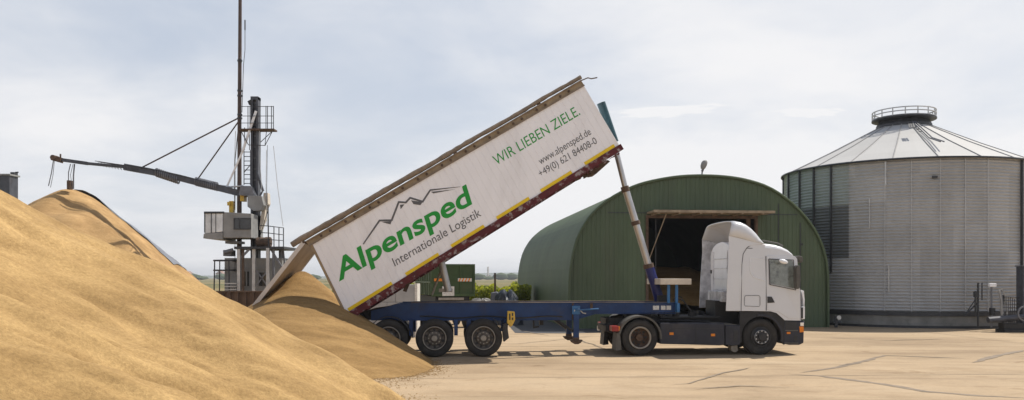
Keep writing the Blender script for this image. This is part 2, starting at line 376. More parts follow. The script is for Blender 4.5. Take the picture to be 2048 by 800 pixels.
# concrete yard
def yard_mat():
    m = bpy.data.materials.new('yard_concrete'); m.use_nodes = True
    t = m.node_tree; n = t.nodes; p = n['Principled BSDF']; L = t.links.new
    p.inputs['Roughness'].default_value = .9; p.inputs['Specular IOR Level'].default_value = .2
    co = n.new('ShaderNodeTexCoord')
    def nz(sc, d, r, st):
        mp = n.new('ShaderNodeMapping'); mp.inputs['Scale'].default_value = st; L(co.outputs['Object'], mp.inputs[0])
        k = n.new('ShaderNodeTexNoise'); k.inputs['Scale'].default_value = sc; k.inputs['Detail'].default_value = d
        k.inputs['Roughness'].default_value = r; k.inputs['Distortion'].default_value = .6; L(mp.outputs[0], k.inputs[0]); return k
    a = nz(.28, 7, .62, (.45, 1, 1)); b = nz(1.3, 8, .7, (.5, 1, 1)); c = nz(14, 4, .7, (1,1,1))
    def ramp(src, els):
        r = n.new('ShaderNodeValToRGB'); e = r.color_ramp.elements
        e[0].position, e[0].color = els[0]; e[1].position, e[1].color = els[-1]
        for q in els[1:-1]: z = e.new(q[0]); z.color = q[1]
        L(src.outputs[0], r.inputs[0]); return r.outputs[0]
    base = ramp(a, [(.3,(.32,.236,.152,1)), (.5,(.41,.308,.200,1)), (.72,(.47,.365,.248,1))])
    r2 = ramp(b, [(.28,(.82,.80,.77,1)), (.5,(1,1,1,1)), (.72,(1.08,1.07,1.05,1))])
    r3 = ramp(c, [(.25,(.9,.9,.9,1)), (.75,(1.08,1.08,1.08,1))])
    def mul(x, y):
        k = n.new('ShaderNodeMix'); k.data_type = 'RGBA'; k.blend_type = 'MULTIPLY'; k.inputs[0].default_value = 1
        L(x, k.inputs[6]); L(y, k.inputs[7]); return k.outputs[2]
    tr = nz(.9, 5, .6, (.10, 1.5, 1)); r4 = ramp(tr, [(.34,(.84,.83,.82,1)), (.46,(1,1,1,1)), (.7,(1.06,1.05,1.04,1))])
    stn_ = nz(.8, 7, .68, (.7, 1, 1)); r5 = ramp(stn_, [(.60,(1,1,1,1)), (.66,(.80,.77,.73,1)), (.8,(.70,.66,.62,1))])
    L(mul(mul(mul(mul(base, r2), r3), r4), r5), p.inputs['Base Color'])
    bp = n.new('ShaderNodeBump'); bp.inputs['Strength'].default_value = .25; bp.inputs['Distance'].default_value = .02
    L(c.outputs[0], bp.inputs['Height']); L(bp.outputs[0], p.inputs['Normal'])
    return m
M['yard'] = yard_mat()
def field_mat():
    m = bpy.data.materials.new('farm_fields'); m.use_nodes = True
    t = m.node_tree; n = t.nodes; p = n['Principled BSDF']; L = t.links.new
    p.inputs['Roughness'].default_value = .95; p.inputs['Specular IOR Level'].default_value = .1
    co = n.new('ShaderNodeTexCoord'); mp = n.new('ShaderNodeMapping'); mp.inputs['Scale'].default_value = (.25,1,1); L(co.outputs['Object'], mp.inputs[0])
    k = n.new('ShaderNodeTexNoise'); k.inputs['Scale'].default_value = .012; k.inputs['Detail'].default_value = 5; L(mp.outputs[0], k.inputs[0])
    r = n.new('ShaderNodeValToRGB'); e = r.color_ramp.elements
    e[0].position = .38; e[0].color = (.09,.10,.035,1); e[1].position = .62; e[1].color = (.27,.21,.11,1)
    L(k.outputs[0], r.inputs[0]); L(r.outputs[0], p.inputs['Base Color']); return m
M['field'] = field_mat()

# ------------------------------------------------------------------ ground
def fill_strip(name, m, x0, x1, y0, y1, z):
    return MB().add([(x0,y0,z),(x1,y0,z),(x1,y1,z),(x0,y1,z)], [(0,1,2,3)]).build(name, m, kind='structure')
fill_strip('field', M['field'], -3600, 3600, -200, 3600, -.03)
fill_strip('yard', M['yard'], -60, 70, -30, 42, 0.0)
def Gp(u, v, z): Y = H*F/(v-555); return ((u-1024)/F*Y, Y, z)
M['dark_ground'] = mat('dark_ground_sheet', (.062, .063, .068), .85, 0, .2, 1.5, .2, 25, (.12,.115,.105), .5, 1.2)  # dark sheet deepening the shed's shadow through the ground colour
MB().add([Gp(1030,666,.004), Gp(1120,667,.004), Gp(1290,664,.004), (6.0,36,.004), (2.2,42,.004), (.1,42,.004), Gp(1018,652,.004)], [(0,1,2,3,4,5,6)]).build('dark_ground_sheet', M['dark_ground'], kind='structure')
rnd = random.Random(4)
SEAMS = [0]
def seam(pts, wd, m, name='tar_seam', z=.004):
    SEAMS[0] += 1; z = .0035+.0012*SEAMS[0]
    # an uneven ribbon on the yard through photo pixels (u, v)
    g = []
    for u, v in pts:
        Y = H*F/(v-555); g.append(Vector(((u-1024)/F*Y, Y, z)))
    fine = []
    for a, b in zip(g, g[1:]):
        k = max(2, int((b-a).length/.12)); fine += [a.lerp(b, i/k) for i in range(k)]
    fine.append(g[-1]); L_, R_ = [], []
    wv = 0; ws = 0
    for i, p in enumerate(fine):
        d = (fine[min(i+1,len(fine)-1)]-fine[max(i-1,0)]).normalized(); s = Vector((-d.y, d.x, 0))
        wv = wv*.8+rnd.uniform(-.02,.02); ws = ws*.7+rnd.uniform(-.25,.25)
        end = min(1, i/6, (len(fine)-1-i)/6)
        hw = wd*.68*(1+ws)*max(.08, end); c = p+s*wv
        L_.append(c+s*hw); R_.append(c-s*hw)
    MB().grid([L_, R_], False).build(name, m, kind='structure', recalc=False)
seam([(1575,748),(1640,752),(1700,760),(1760,768),(1850,783),(1960,792),(2060,796)], .15, M['seam_tar'])
seam([(1640,741),(1690,732),(1760,714)], .10, M['seam_tar'])
seam([(1600,746),(1660,738),(1720,724),(1770,711),(1850,714),(1950,718)], .07, M['seam_tar'])
seam([(1945,726),(1990,713),(2050,700)], .12, M['seam_tar'])
seam([(1640,675),(1780,681),(1900,678)], .05, M['seam_tar'])
seam([(1330,770),(1380,768),(1440,748),(1500,735)], .05, M['seam_tar'])
seam([(1160,680),(1215,700)], .04, M['seam_tar'])
seam([(1010,690),(1100,682),(1190,672)], .04, M['seam_tar'])
seam([(1030,660),(1100,672)], .05, M['seam_tar'])
seam([(1380,780),(1480,772),(1600,776)], .05, M['seam_tar'])

M['joint'] = mat('slab_joint', (.27, .205, .14), .9, 0, .2, 3)
def joint(a, b, wd):
    a = Vector((*a, .003)); b = Vector((*b, .003)); d = (b-a).normalized(); sd = Vector((-d.y, d.x, 0)); n_ = 60; L_, R_ = [], []
    for i in range(n_+1):
        c = a.lerp(b, i/n_)+sd*rnd.uniform(-.012, .012); hw = wd*rnd.uniform(.25, .75); L_.append(c+sd*hw); R_.append(c-sd*hw)
    MB().grid([L_, R_], False).build('slab_joint', M['joint'], kind='structure', recalc=False)
for y in (17.4, 25.2): joint((-3, y-.3), (30, y+1.6), .035)
for x in (16.8,): joint((x+.6, 10), (x-1.0, 33), .035)
# ------------------------------------------------------------------ numpy value noise for heaps
def vnoise(x, y, seed):
    rs = np.random.RandomState(seed); G = rs.rand(256, 256)
    xi = np.floor(x).astype(int); yi = np.floor(y).astype(int); fx = x-xi; fy = y-yi
    fx = fx*fx*(3-2*fx); fy = fy*fy*(3-2*fy)
    g = lambda a, b: G[a % 256, b % 256]
    return (g(xi,yi)*(1-fx)+g(xi+1,yi)*fx)*(1-fy)+(g(xi,yi+1)*(1-fx)+g(xi+1,yi+1)*fx)*fy-.5
def fbm(x, y, seed, o=4):
    t = 0; a = 1
    for i in range(o): t = t+a*vnoise(x*2**i, y*2**i, seed+i); a *= .5
    return t
def heap(name, h, x0, x1, y0, y1, step, m, label, cat='grain pile'):
    """one mesh over the part of the grid where the heap rises above the ground"""
    xs = np.arange(x0, x1, step); ys = np.arange(y0, y1, step); X, Y = np.meshgrid(xs, ys)
    Z = h(X, Y); keep = Z > -.05
    idx = -np.ones(Z.shape, int); idx[keep] = np.arange(keep.sum())
    V = np.stack([X[keep], Y[keep], Z[keep]], 1)
    q = np.stack([idx[:-1,:-1], idx[:-1,1:], idx[1:,1:], idx[1:,:-1]], -1).reshape(-1, 4); q = q[(q >= 0).all(1)]
    c = V.mean(0); c[2] = 0
    me = bpy.data.meshes.new(name); me.from_pydata((V-c).tolist(), [], q.tolist())
    me.polygons.foreach_set('use_smooth', [True]*len(q)); me.update(); me.materials.append(m)
    o = bpy.data.objects.new(name, me); o.location = c; COL.objects.link(o)
    return tag(o, label, cat)

def ripple(X, Y, seed, k=.5, ang=0):
    # long slip ripples running across the slope
    ca, sa = math.cos(ang), math.sin(ang); a = X*ca+Y*sa; b = -X*sa+Y*ca
    return fbm(a*.35*k*2, b*1.3*k*2, seed, 4)
def h_front(X, Y):
    ax, ay, az_, s = -10.45, 10.25, 5.36, .572
    bx, by = -8, -3.94
    t = np.clip(((X-ax)*bx+(Y-ay)*by)/(bx*bx+by*by), 0, 1)
    d = np.hypot(X-ax-t*bx, Y-ay-t*by)
    z = az_+.08-s*d-.13*np.sin(np.pi*np.clip((d-1.2)/7.6, 0, 1))+.30*np.exp(-(d/2.2)**2)
    wx_ = .9*fbm(X*.3, Y*.3, 13, 2)
    z = z+.12*fbm(X*.33, Y*.33, 11, 3)+.50*(ripple(X, Y+wx_, 21, .34, R(4))-.05)+.10*ripple(X, Y+wx_, 31, .8, R(12))+.16*(.12-np.abs(ripple(X, Y+wx_*1.5, 37, .5, R(2))))+.05*(.12-np.abs(ripple(X, Y+wx_*1.5, 38, 1.3, R(6))))+.012*fbm(X*3, Y*3, 41, 2)
    foot = np.clip(z/.5, 0, 1); return z*(.6+.4*foot)-.02
def h_back(X, Y):
    d = np.hypot((X+19.3), (Y-36)*.9)
    z = 6.15-.93*(np.sqrt(d*d+.9)-.72)
    z = np.maximum(z, 1.9-.20*np.hypot(X+20, Y-35)) if False else z
    z = z+.16*fbm(X*.5, Y*.5, 51, 4)-.35*np.exp(-((X+18.6)**2/.35+(Y-34.6)**2/.8))
    for cx, cy, rr, hh in ((-15.9,34.0,.55,.55), (-15.2,33.6,.5,.4), (-18.0,33.4,.8,.35), (-16.9,34.2,.4,.3)):
        z = z+hh*np.exp(-((X-cx)**2+(Y-cy)**2)/(2*rr*rr*.5))
    z = z+.06*ripple(X, Y, 55, .8, R(70))
    return z
_an = np.arange(-180, 181, 3.0); _sl = np.interp(_an, [-180,-90,-45,0,60,180], [.72,.26,.34,.74,.74,.72])
_kr = np.exp(-np.arange(-8,9)**2/18.0); _sl = np.convolve(np.concatenate([_sl[-9:-1], _sl, _sl[1:9]]), _kr/_kr.sum(), 'valid')
def h_mid(X, Y):
    d = np.hypot(X+5.88, Y-23.0); a = np.degrees(np.arctan2(Y-23.0, X+5.88))
    s = np.interp(a, _an, _sl)
    z = 2.06-s*(np.sqrt(d*d+.02)-.1)+.28*np.exp(-((X+5.6)**2+(Y-22.6)**2)/.9)
    return z+.10*fbm(X*.6, Y*.6, 61, 4)+.06*ripple(X, Y, 65, .9, R(-20))+.015*fbm(X*4, Y*4, 66, 2)

heap('grain_pile', h_front, -30, -.6, 1.5, 21, .065, M['grain'], 'huge rippled golden grain slope, the largest and nearest of the heaps')
heap('grain_pile', h_back, -30, -9, 27, 44, .1, M['grain_back'], 'grain cone rising directly below the long loading boom')
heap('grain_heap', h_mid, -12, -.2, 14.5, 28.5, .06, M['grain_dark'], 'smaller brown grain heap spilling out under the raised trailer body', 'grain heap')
def spill(h, n_, x0, x1, y0, y1, m, seed):
    rs = np.random.RandomState(seed); X = rs.uniform(x0, x1, 60000); Y = rs.uniform(y0, y1, 60000); Z = h(X, Y)
    ok = (Z < 0) & (Z > -.5) & (rs.rand(60000) < np.exp(Z*14)); rs2 = random.Random(seed); mb = MB()
    for x, y in list(zip(X[ok], Y[ok]))[:n_]:
        r_ = rs2.uniform(.006, .018); a0 = rs2.uniform(0, 6.28)
        vs = [(x+r_*math.cos(a0+t)*rs2.uniform(.7,1.6), y+r_*math.sin(a0+t)*rs2.uniform(.7,1.3), .0042) for t in (0,1.26,2.5,3.77,5.0)]
        mb.add(vs+[(x, y, .004+r_*.6)], [(i, (i+1)%5, 5) for i in range(5)])
    o = mb.build('spilled_grain', m, kind='stuff', recalc=False); o['label'] = 'grain scattered on the yard at the foot of the heaps'
spill(h_front, 1500, -4, 0, 10, 17, M['grain'], 1)
spill(h_mid, 1500, -5, .5, 16, 22, M['grain_dark'], 2)
tp = heap('tarpaulin', lambda X, Y: np.where((Y > 36.5) & (h_back(X, Y) > 2.9+.8*np.sin(X*1.3)), h_back(X, Y)+.03+.22*np.exp(-((X+19.9)/1.7)**2)+.12*fbm(X*.9, Y*.9, 71, 3), -1), -27, -10, 36, 43, .15, M['tarp_grey'],
          'grey sheet over the back of the grain cone under the boom', 'tarpaulin')

# ------------------------------------------------------------------ rig frame (trailer and tractor share the yaw)
YAW = R(4.0); Y0 = 21.85
CY, SY = math.cos(YAW), math.sin(YAW)
def Lp(u, v, y=0.0):                           # photo pixel on the rig's vertical plane y -> (x, y, z) in the rig frame
    k = (u-1024)/F
    # world X = x*CY - y*SY ; world Y = Y0 + x*SY + y*CY ; X = k*Y
    x = (k*(Y0+y*CY)+y*SY)/(CY-k*SY)
    Yw = Y0+x*SY+y*CY
    return Vector((x, y, H+(555-v)*Yw/F))
def PL(pts, y=0.0): return [(Lp(u, v, y).x, Lp(u, v, y).z) for u, v in pts]
RIGM = Matrix.Translation((0, Y0, 0)) @ Matrix.Rotation(YAW, 4, 'Z')
def rig_thing(name, label, cat, x):
    return thing(name, label, cat, RIGM @ Vector((x, 1.2, 0)), YAW, off=(x, 1.2, 0))
WID = 2.45

def wheel_mesh(parent, kind, R_t, wdt, name='wheel'):
    """tyre mesh with rim / hub children, centred on the origin, outer face towards -y"""
    f = lambda r, a, h: Vector((r*math.cos(a), h, r*math.sin(a)))
    Z3 = Vector((0,0,0))
    tread = []
    w2 = wdt
    rr = R_t*.60 if kind != 'front' else R_t*.55
    prof = [(rr, .03), (rr+.02, .005), (R_t*.75, -.012), (R_t*.88, -.008), (R_t*.955, .012), (R_t*.985, .03), (R_t, .05)]
    for i in range(5):                          # tread grooves
        y = .05+(w2-.1)*(i+.5)/5; prof += [(R_t, y-.022), (R_t-.012, y-.016), (R_t-.012, y+.016), (R_t, y+.022)]
    prof += [(R_t, w2-.05), (R_t*.95, w2-.01), (R_t*.8, w2), (rr, w2-.02)]
    t = MB().lathe(prof, 56, f).build(name, M['tyre'], parent, off=Z3, ang=50)
    if kind == 'trailer':
        MB().lathe([(rr+.012, -.012), (rr-.012, -.02), (rr-.03, .02), (rr-.045, .06), (R_t*.40, .075), (R_t*.36, .02), (R_t*.22, .0), (R_t*.21, .02), (0.001, .02)], 48, f).build('rim', M['rim'], t, off=Z3)
        h = MB()
        for k in range(10):
            a = 2*PI*k/10; c = f(R_t*.455, a, .045)
            h.lathe([(.001, -.003), (.036, -.003), (.036, .03)], 12, lambda r, b, hh, c=c: c+Vector((r*math.cos(b), hh, r*math.sin(b))), False)
        h.build('hand_hole', M['plastic'], t, off=Z3)
        b = MB()
        for k in range(10):
            a = 2*PI*(k+.5)/10; c = f(R_t*.30, a, 0)
            b.tube([c+Vector((0,.02,0)), c+Vector((0,-.03,0))], .018, 6)
        b.lathe([(rr+.014, -.014), (rr+.002, -.026), (rr-.012, -.02)], 48, f)
        b.lathe([(.001, -.06), (R_t*.14, -.06), (R_t*.165, -.03), (R_t*.165, .02)], 24, f).build('hub', M['rim_lip'], t, off=Z3)
    elif kind == 'drive':
        MB().lathe([(rr+.012, -.01), (rr-.01, -.02), (rr-.03, .03), (rr-.05, .16), (R_t*.42, .19), (R_t*.2, .18), (R_t*.19, .06), (.001, .05)], 48, f).build('rim', M['rust'], t, off=Z3)
        b = MB().lathe([(rr+.014, -.012), (rr+.0, -.028), (rr-.03, -.018), (rr-.035, .02)], 48, f)
        b.build('rim_lip', M['rim_lip'], t, off=Z3)
        h = MB()
        for k in range(8):
            a = 2*PI*k/8; c = f(R_t*.40, a, .17)
            h.lathe([(.001, -.003), (.035, -.003), (.035, .03)], 12, lambda r, b, hh, c=c: c+Vector((r*math.cos(b), hh, r*math.sin(b))), False)
        for k in range(10):
            a = 2*PI*k/10; c = f(R_t*.27, a, .17); h.tube([c, c+Vector((0,-.035,0))], .016, 6)
        h.build('hand_hole', M['plastic'], t, off=Z3)
    else:
        MB().lathe([(rr+.01, -.012), (rr-.015, -.018), (rr-.03, -.005), (R_t*.44, -.02), (R_t*.38, -.06), (R_t*.2, -.07), (R_t*.18, -.11), (.001, -.115)], 48, f).build('rim', M['plastic'], t, off=Z3)
        b = MB()
        for k in range(10):
            a = 2*PI*(k+.5)/10; c = f(R_t*.34, a, -.06); b.tube([c, c+Vector((0,-.04,0))], .02, 6)
        b.lathe([(R_t*.39, -.055), (R_t*.375, -.068), (R_t*.36, -.062)], 40, f)
        b.build('wheel_nut', M['alu'], t, off=Z3)
    return t

def text_flat(s, bold=0.0):
    cu = bpy.data.curves.new('t', 'FONT'); cu.body = s; cu.size = 1; cu.offset = bold; cu.resolution_u = 6
    o = bpy.data.objects.new('t', cu); COL.objects.link(o)
    me = bpy.data.meshes.new_from_object(o.evaluated_get(bpy.context.evaluated_depsgraph_get()))
    vs = [(v.co.x, v.co.y) for v in me.vertices]; fs = [tuple(p.vertices) for p in me.polygons]
    bpy.data.objects.remove(o); bpy.data.curves.remove(cu); bpy.data.meshes.remove(me)
    return vs, fs

# ================================================================== SEMI-TRAILER
trailer = rig_thing('tipping_trailer', 'white tipping trailer with raised body on a blue three axle chassis, pouring grain', 'trailer', -2.0)
def TB(mb, name, m, parent=None, **k): return mb.build(name, m, parent or trailer, **k)

# --- tipping body: own axes on its near side plane
A = Lp(690, 628); B = Lp(1237, 290)
e1 = (B-A).normalized(); e2 = Vector((-e1.z, 0, e1.x))
def st(u, v, y=0.0):
    p = Lp(u, v, y)-A; return p.dot(e1), p.dot(e2)
def fr(s, t, y): return A+e1*s+e2*t+Vector((0, y, 0))
LB = (B-A).length
sR, tR = st(622, 490); sF, tF = st(1167, 172)
def s_rear(t): return sR*t/tR
def s_front(t): return LB+(sF-LB)*t/tF
def t_top(s): return tR+(tF-tR)*(s-sR)/(sF-sR)
# side wall of vertical boards with fine grooves
def side(y, sgn):
    mb = MB(); n = 46; bw = 1/n
    a_ = [0, .06, .12, .5, 1.0-.06]
    rows_b, rows_t = [], []
    for i in range(n):
        for q, dpt in ((0,.0), (.05,.011), (.10,.0), (.95,.0)):
            k = (i+q)/n
            rows_b.append((k, dpt))
    rows_b.append((1, 0))
    lo, hi = [], []
    for k, dpt in rows_b:
        s0 = k*LB; s1 = sR+(sF-sR)*k; yy = y+sgn*dpt
        lo.append(fr(s0, 0, yy)); hi.append(fr(s1, t_top(s1), yy))
    mb.grid([lo, hi], False)
    yi = y+sgn*.06
    lo2 = [fr(0,0,yi), fr(LB,0,yi)]; hi2 = [fr(sR,tR,yi), fr(sF,tF,yi)]
    mb.grid([lo2, hi2], False)
    mb.add([lo[0], hi[0], hi2[0], lo2[0]], [(0,1,2,3)]); mb.add([lo[-1], hi[-1], hi2[-1], lo2[-1]], [(0,1,2,3)])
    mb.add([hi[0], hi[-1], hi2[-1], hi2[0]], [(0,1,2,3)])
    return mb
body = TB(side(0.0, 1), 'tipping_body', M['white_board'], ang=20)
TB(side(WID, -1), 'side_wall', M['white_board'], body)
TB(MB().prism([(0,0),(LB,0),(LB,.06),(0,.06)], .062, WID-.062, lambda p: fr(p.x, p.z, p.y)), 'floor', M['steel'], body)
TB(MB().prism([(LB-.065,.062),(LB-.005,.062),(sF-.005,tF-.01),(sF-.065,tF-.01)], .062, WID-.062, lambda p: fr(p.x, p.z, p.y)), 'front_wall', M['white_board'], body)
# lower rail with peeling paint
rail = MB()
for y0, y1 in ((-.03,.10), (WID-.10,WID+.03)):
    rail.prism([(-.05,-.185),(LB+.06,-.165),(LB+.06,-.004),(-.05,-.004)], y0, y1, lambda p: fr(p.x, p.z, p.y))
for k in range(1, 10):
    s = LB*k/10; rail.prism([(s-.04,-.17),(s+.04,-.17),(s+.04,-.006),(s-.04,-.006)], .10, WID-.10, lambda p: fr(p.x, p.z, p.y))
# uneven caked scale hanging along the rail
r2 = random.Random(3); drip = rail
for k in range(70):
    s = r2.uniform(0, LB); a = r2.uniform(.03,.12); hh = r2.uniform(.012,.05)
    drip.prism([(s,-.19),(s+a*.3,-.18-hh),(s+a*.8,-.18-hh*.8),(s+a,-.175)], -.028, .06, lambda p: fr(p.x, p.z, p.y))
TB(rail, 'lower_rail', M['peel'], body)
# reflective tape runs
tape = MB()
for (u0,v0,u1,v1) in ((693,614,780,560),(808,543,874,503),(899,487,965,447),(990,431,1055,391),(1079,378,1140,339),(1166,322,1226,287)):
    a = st(u0,v0)[0]; b = st(u1,v1)[0]
    tape.prism([(a,.004),(b,.004),(b,.09),(a,.09)], -.016, -.012+.01, lambda p: fr(p.x, p.z, p.y))
TB(tape, 'reflective_tape', M['yellow'], body)
# corner posts
post = MB()
for y0, y1 in ((-.012,.07), (WID-.07,WID+.012)):
    post.prism([(-.02,0),(.045,0),(sR+.045,tR),(sR-.02,tR)], y0, y1, lambda p: fr(p.x, p.z, p.y))
TB(post, 'rear_post', M['rail_wood'], body)
post = MB()
for y0, y1 in ((-.010,.05), (WID-.05,WID+.010)):
    post.prism([(LB-.03,0),(LB+.012,0),(sF+.012,tF),(sF-.03,tF)], y0, y1, lambda p: fr(p.x, p.z, p.y))
TB(post, 'front_post', M['white_board'], body)
# raised side boards above the white wall
brd = MB()
for y0, y1 in ((.0,.05), (WID-.05,WID)):
    q = [(sR-.05, tR+.004), (sF+.03, tF+.004), (sF+.02, tF+.17), (sR-.07, tR+.15)]
    brd.prism(q, y0, y1, lambda p: fr(p.x, p.z, p.y))
TB(brd, 'side_board', M['rail_wood'], body)
lip = MB(); lip.prism([(sR-.06,tR-.012),(sF+.03,tF-.012),(sF+.03,tF+.022),(sR-.06,tR+.022)], -.035, -.002, lambda p: fr(p.x,p.z,p.y))
lip.prism([(sR-.06,tR+.128),(sF+.03,tF+.145),(sF+.03,tF+.175),(sR-.06,tR+.158)], -.03, -.002, lambda p: fr(p.x,p.z,p.y))
TB(lip, 'board_lip', M['tarp_roll'], body)
blt = MB()
for i in range(22):
    s = sR+.25+i*(sF-sR-.3)/22+(.0 if i%2 else .10)
    c = fr(s, t_top(s)+.075, -.004); blt.tube([c, c+Vector((0,-.022,0))], .035, 8)
TB(blt, 'board_bolt', M['rust'], body)
# rolled tarpaulin along the near top edge
pts = []; rad = []
n = 60; r3 = random.Random(8)
for i in range(n+1):
    k = i/n; s = sR-.42+(sF-sR+.50)*k
    tt = tR+.27+(tF-tR-.02)*k+.006*math.sin(k*23)+r3.uniform(-.004,.004)
    pts.append(fr(s, tt, .05+r3.uniform(-.01,.01))); rad.append(.085-.035*k+r3.uniform(-.008,.008))
TB(MB().tube(pts, rad, 10), 'tarpaulin_roll', M['tarp_roll'], body)
bow = MB()
for (u, v) in ((911,308),(1078,209)):
    s, t = st(u, v); bow.bar(fr(s, t-.25, .04), fr(s, t+.03, .04), .05); bow.bar(fr(s-.04, t+.03, .04), fr(s+.06, t+.03, .04), .07)
TB(bow, 'tarp_stop', M['rust'], body)
s, t = st(1166, 156)
TB(MB().tube([fr(s-.1,t-.02,.05), fr(s+.12,t-.06,.02), fr(s+.18,t-.13,.0), fr(s+.33,t-.19,-.02)], .016, 6), 'crank_handle', M['rust'], body)
# brackets under the front of the body
br = MB()
br.prism(PL([(1181,335),(1219,317),(1224,320),(1196,345),(1186,347)]), .25, .9)
br.prism(PL([(1176,333),(1182,330),(1190,343),(1180,348)]), .3, 1.1)
br.prism(PL([(1140,352),(1160,342),(1164,356),(1155,360),(1150,353),(1146,366),(1141,364)]), .15, .25)
br.prism(PL([(1058,402),(1066,398),(1068,405),(1062,409)]), .1, .3)
TB(br, 'bracket', M['rust'], body)
# tailgate, hinged along the rear top edge and hanging open
g0 = Lp(606, 486); g1 = Lp(508, 612); gd = (g1-g0).normalized(); gn = Vector((gd.z, 0, -gd.x)); gl = (g1-g0).length
def gt(a, b, y): return g0+gd*a+gn*b+Vector((0, y, 0))
gate = TB(MB().prism([(0,-.03),(gl,-.03),(gl,.03),(0,.03)], .03, WID-.03, lambda p: gt(p.x, p.z, p.y)), 'tailgate', M['tailgate'], bevel=.008)
ed = MB(); ed.prism([(-.02,-.05),(gl+.02,-.05),(gl+.02,.05),(-.02,.05)], -.02, .028, lambda p: gt(p.x,p.z,p.y))
ed.prism([(-.02,-.05),(gl+.02,-.05),(gl+.02,.05),(-.02,.05)], WID-.028, WID+.02, lambda p: gt(p.x,p.z,p.y))
TB(ed, 'gate_edge', M['tail_edge'], gate)
hg = MB()
for y in (.0, WID-.12):
    hg.bar(fr(sR, tR+.08, y+.06), gt(-.03, 0, y+.06), .06)
hg.tube([gt(-.03,0,-.03), gt(-.03,0,WID+.03)], .035, 8)
TB(hg, 'gate_hinge', M['rust'], gate)
# --- lettering on the side
def letter(s, pl, pr, cap_px, slant, m, name, bold=0.0, lift=.006, parent=body):
    vs, fs = text_flat(s, bold)
    a = Vector(st(*pl)); b = Vector(st(*pr)); d = (b-a); wdt = d.length; d = d/wdt; nrm = Vector((-d.y, d.x))
    x0 = min(v[0] for v in vs); x1 = max(v[0] for v in vs)
    capf = max(v[1] for v in vs if True)
    cap = cap_px
    mb = MB(); sl_ = slant*cap
    sx = (wdt-0)/(x1-x0)
    top = .73 if s[0] != 'w' else .75
    out_v = []
    for x, y in vs:
        yy = y/top*cap; q = a+d*((x-x0)*sx*(1-sl_*0/wdt)+yy*slant)+nrm*yy
        out_v.append(fr(q.x, q.y, -lift))
    mb.add(out_v, fs)
    return TB(mb, name, m, parent, recalc=False)
def hpx(a, b): p = Vector(st(*a))-Vector(st(*b)); return abs(p.y)
letter('Alpensped', (678,562), (944,407), hpx((689,505),(678,561))*.98, .24, M['green_text'], 'company_lettering', .022)
letter('Internationale Logistik', (790,533), (963,431), .235, .13, M['grey_text'], 'subtitle_lettering', .0)
letter('WIR LIEBEN ZIELE.', (993,331.5), (1161,229), .285, .08, M['green_text'], 'slogan_lettering', -.004)
letter('www.alpensped.de', (1081,329.5), (1183,268), .205, .08, M['grey_text'], 'website_lettering', -.002)
letter('+49(0) 621 84408-0', (1081,354), (1195,286), .19, .08, M['grey_text'], 'phone_lettering', -.002)
def q6(x, y): return (640+x*.35, 320+y*.35)
line = [q6(*p) for p in ((247,481),(340,346),(410,344),(450,240),(490,243),(515,216),(587,238),(630,172),(802,153))]
ml = MB()
wds = [.03,.048,.048,.048,.048,.048,.048,.042,.010]; ctr = [Vector(st(*p)) for p in line]
L_, R_ = [], []
for i, c in enumerate(ctr):
    a = (c-ctr[i-1]).normalized() if i else (ctr[1]-c).normalized(); b = (ctr[i+1]-c).normalized() if i < len(ctr)-1 else a
    nn = Vector((-a.y-b.y, a.x+b.x)); nn = nn.normalized(); k = 1/max(.45, nn.dot(Vector((-a.y, a.x)))); hw = wds[i]/2*k
    L_.append(fr(*(c+nn*hw), -.006)); R_.append(fr(*(c-nn*hw), -.006))
ml.grid([L_, R_], False)
for tri in (((352,354),(410,349),(403,368),(380,362)), ((457,256),(483,253),(461,281)), ((521,231),(586,240),(574,258),(534,252)), ((634,182),(776,167),(700,181),(648,191))):
    ml.add([fr(*st(*q6(*p)), -.0068) for p in tri], [tuple(range(len(tri)))])
TB(ml, 'mountain_emblem', M['grey_text'], body, recalc=False)

# --- chassis
yr0, yr1 = .62, 1.83                             # rail centre lines
ch = MB()
prof = PL([(742,622),(800,607),(1352,606),(1352,625),(1190,627),(1150,639),(880,640),(800,641),(742,641)], yr0-.06)
for yc in (yr0, yr1):
    ch.prism(prof, yc-.05, yc-.035)              # web
    zt = prof[1][1]
    x0, x1 = prof[1][0], prof[2][0]
    ch.box((x0, yc-.075, zt-.002), (x1, yc+.075, zt+.016))
    xb0, xb1, xb2 = prof[6][0], prof[5][0], prof[4][0]
    ch.box((prof[7][0], yc-.075, prof[6][1]-.016), (xb1, yc+.075, prof[6][1]-.001))
    ch.bar((xb1, yc, prof[5][1]-.008), (xb2, yc, prof[4][1]-.008), .15, .015)
    ch.box((xb2, yc-.075, prof[4][1]-.016), (x1, yc+.075, prof[4][1]-.001))
zt = prof[1][1]; zb = prof[6][1]
chassis = TB(ch, 'chassis', M['blue'])
cm = MB()
for u in (800, 845, 915, 990, 1060, 1098, 1148, 1197, 1250, 1300, 1345):
    x = Lp(u, 610, 1.2).x; lo = zb+.05 if u < 1140 else zt-.2
    cm.box((x-.06, yr0+.0, lo), (x+.06, yr1-.05, zt-.01))
TB(cm, 'cross_member', M['blue'], chassis)
rail_tops = MB()                                       # pale strips along the rail tops
for yc in (yr0, yr1): rail_tops.box((prof[1][0]+.3, yc-.072, zt+.018), (prof[2][0]-.05, yc+.072, zt+.024))
TB(rail_tops, 'rail_cap', M['rail_wood'], chassis)
fe = MB(); x1 = prof[2][0]
fe.box((x1-.03, .35, zt-.25), (x1+.05, 2.1, zt+.0)); TB(fe, 'front_beam', M['blue_light'], chassis, bevel=.01)
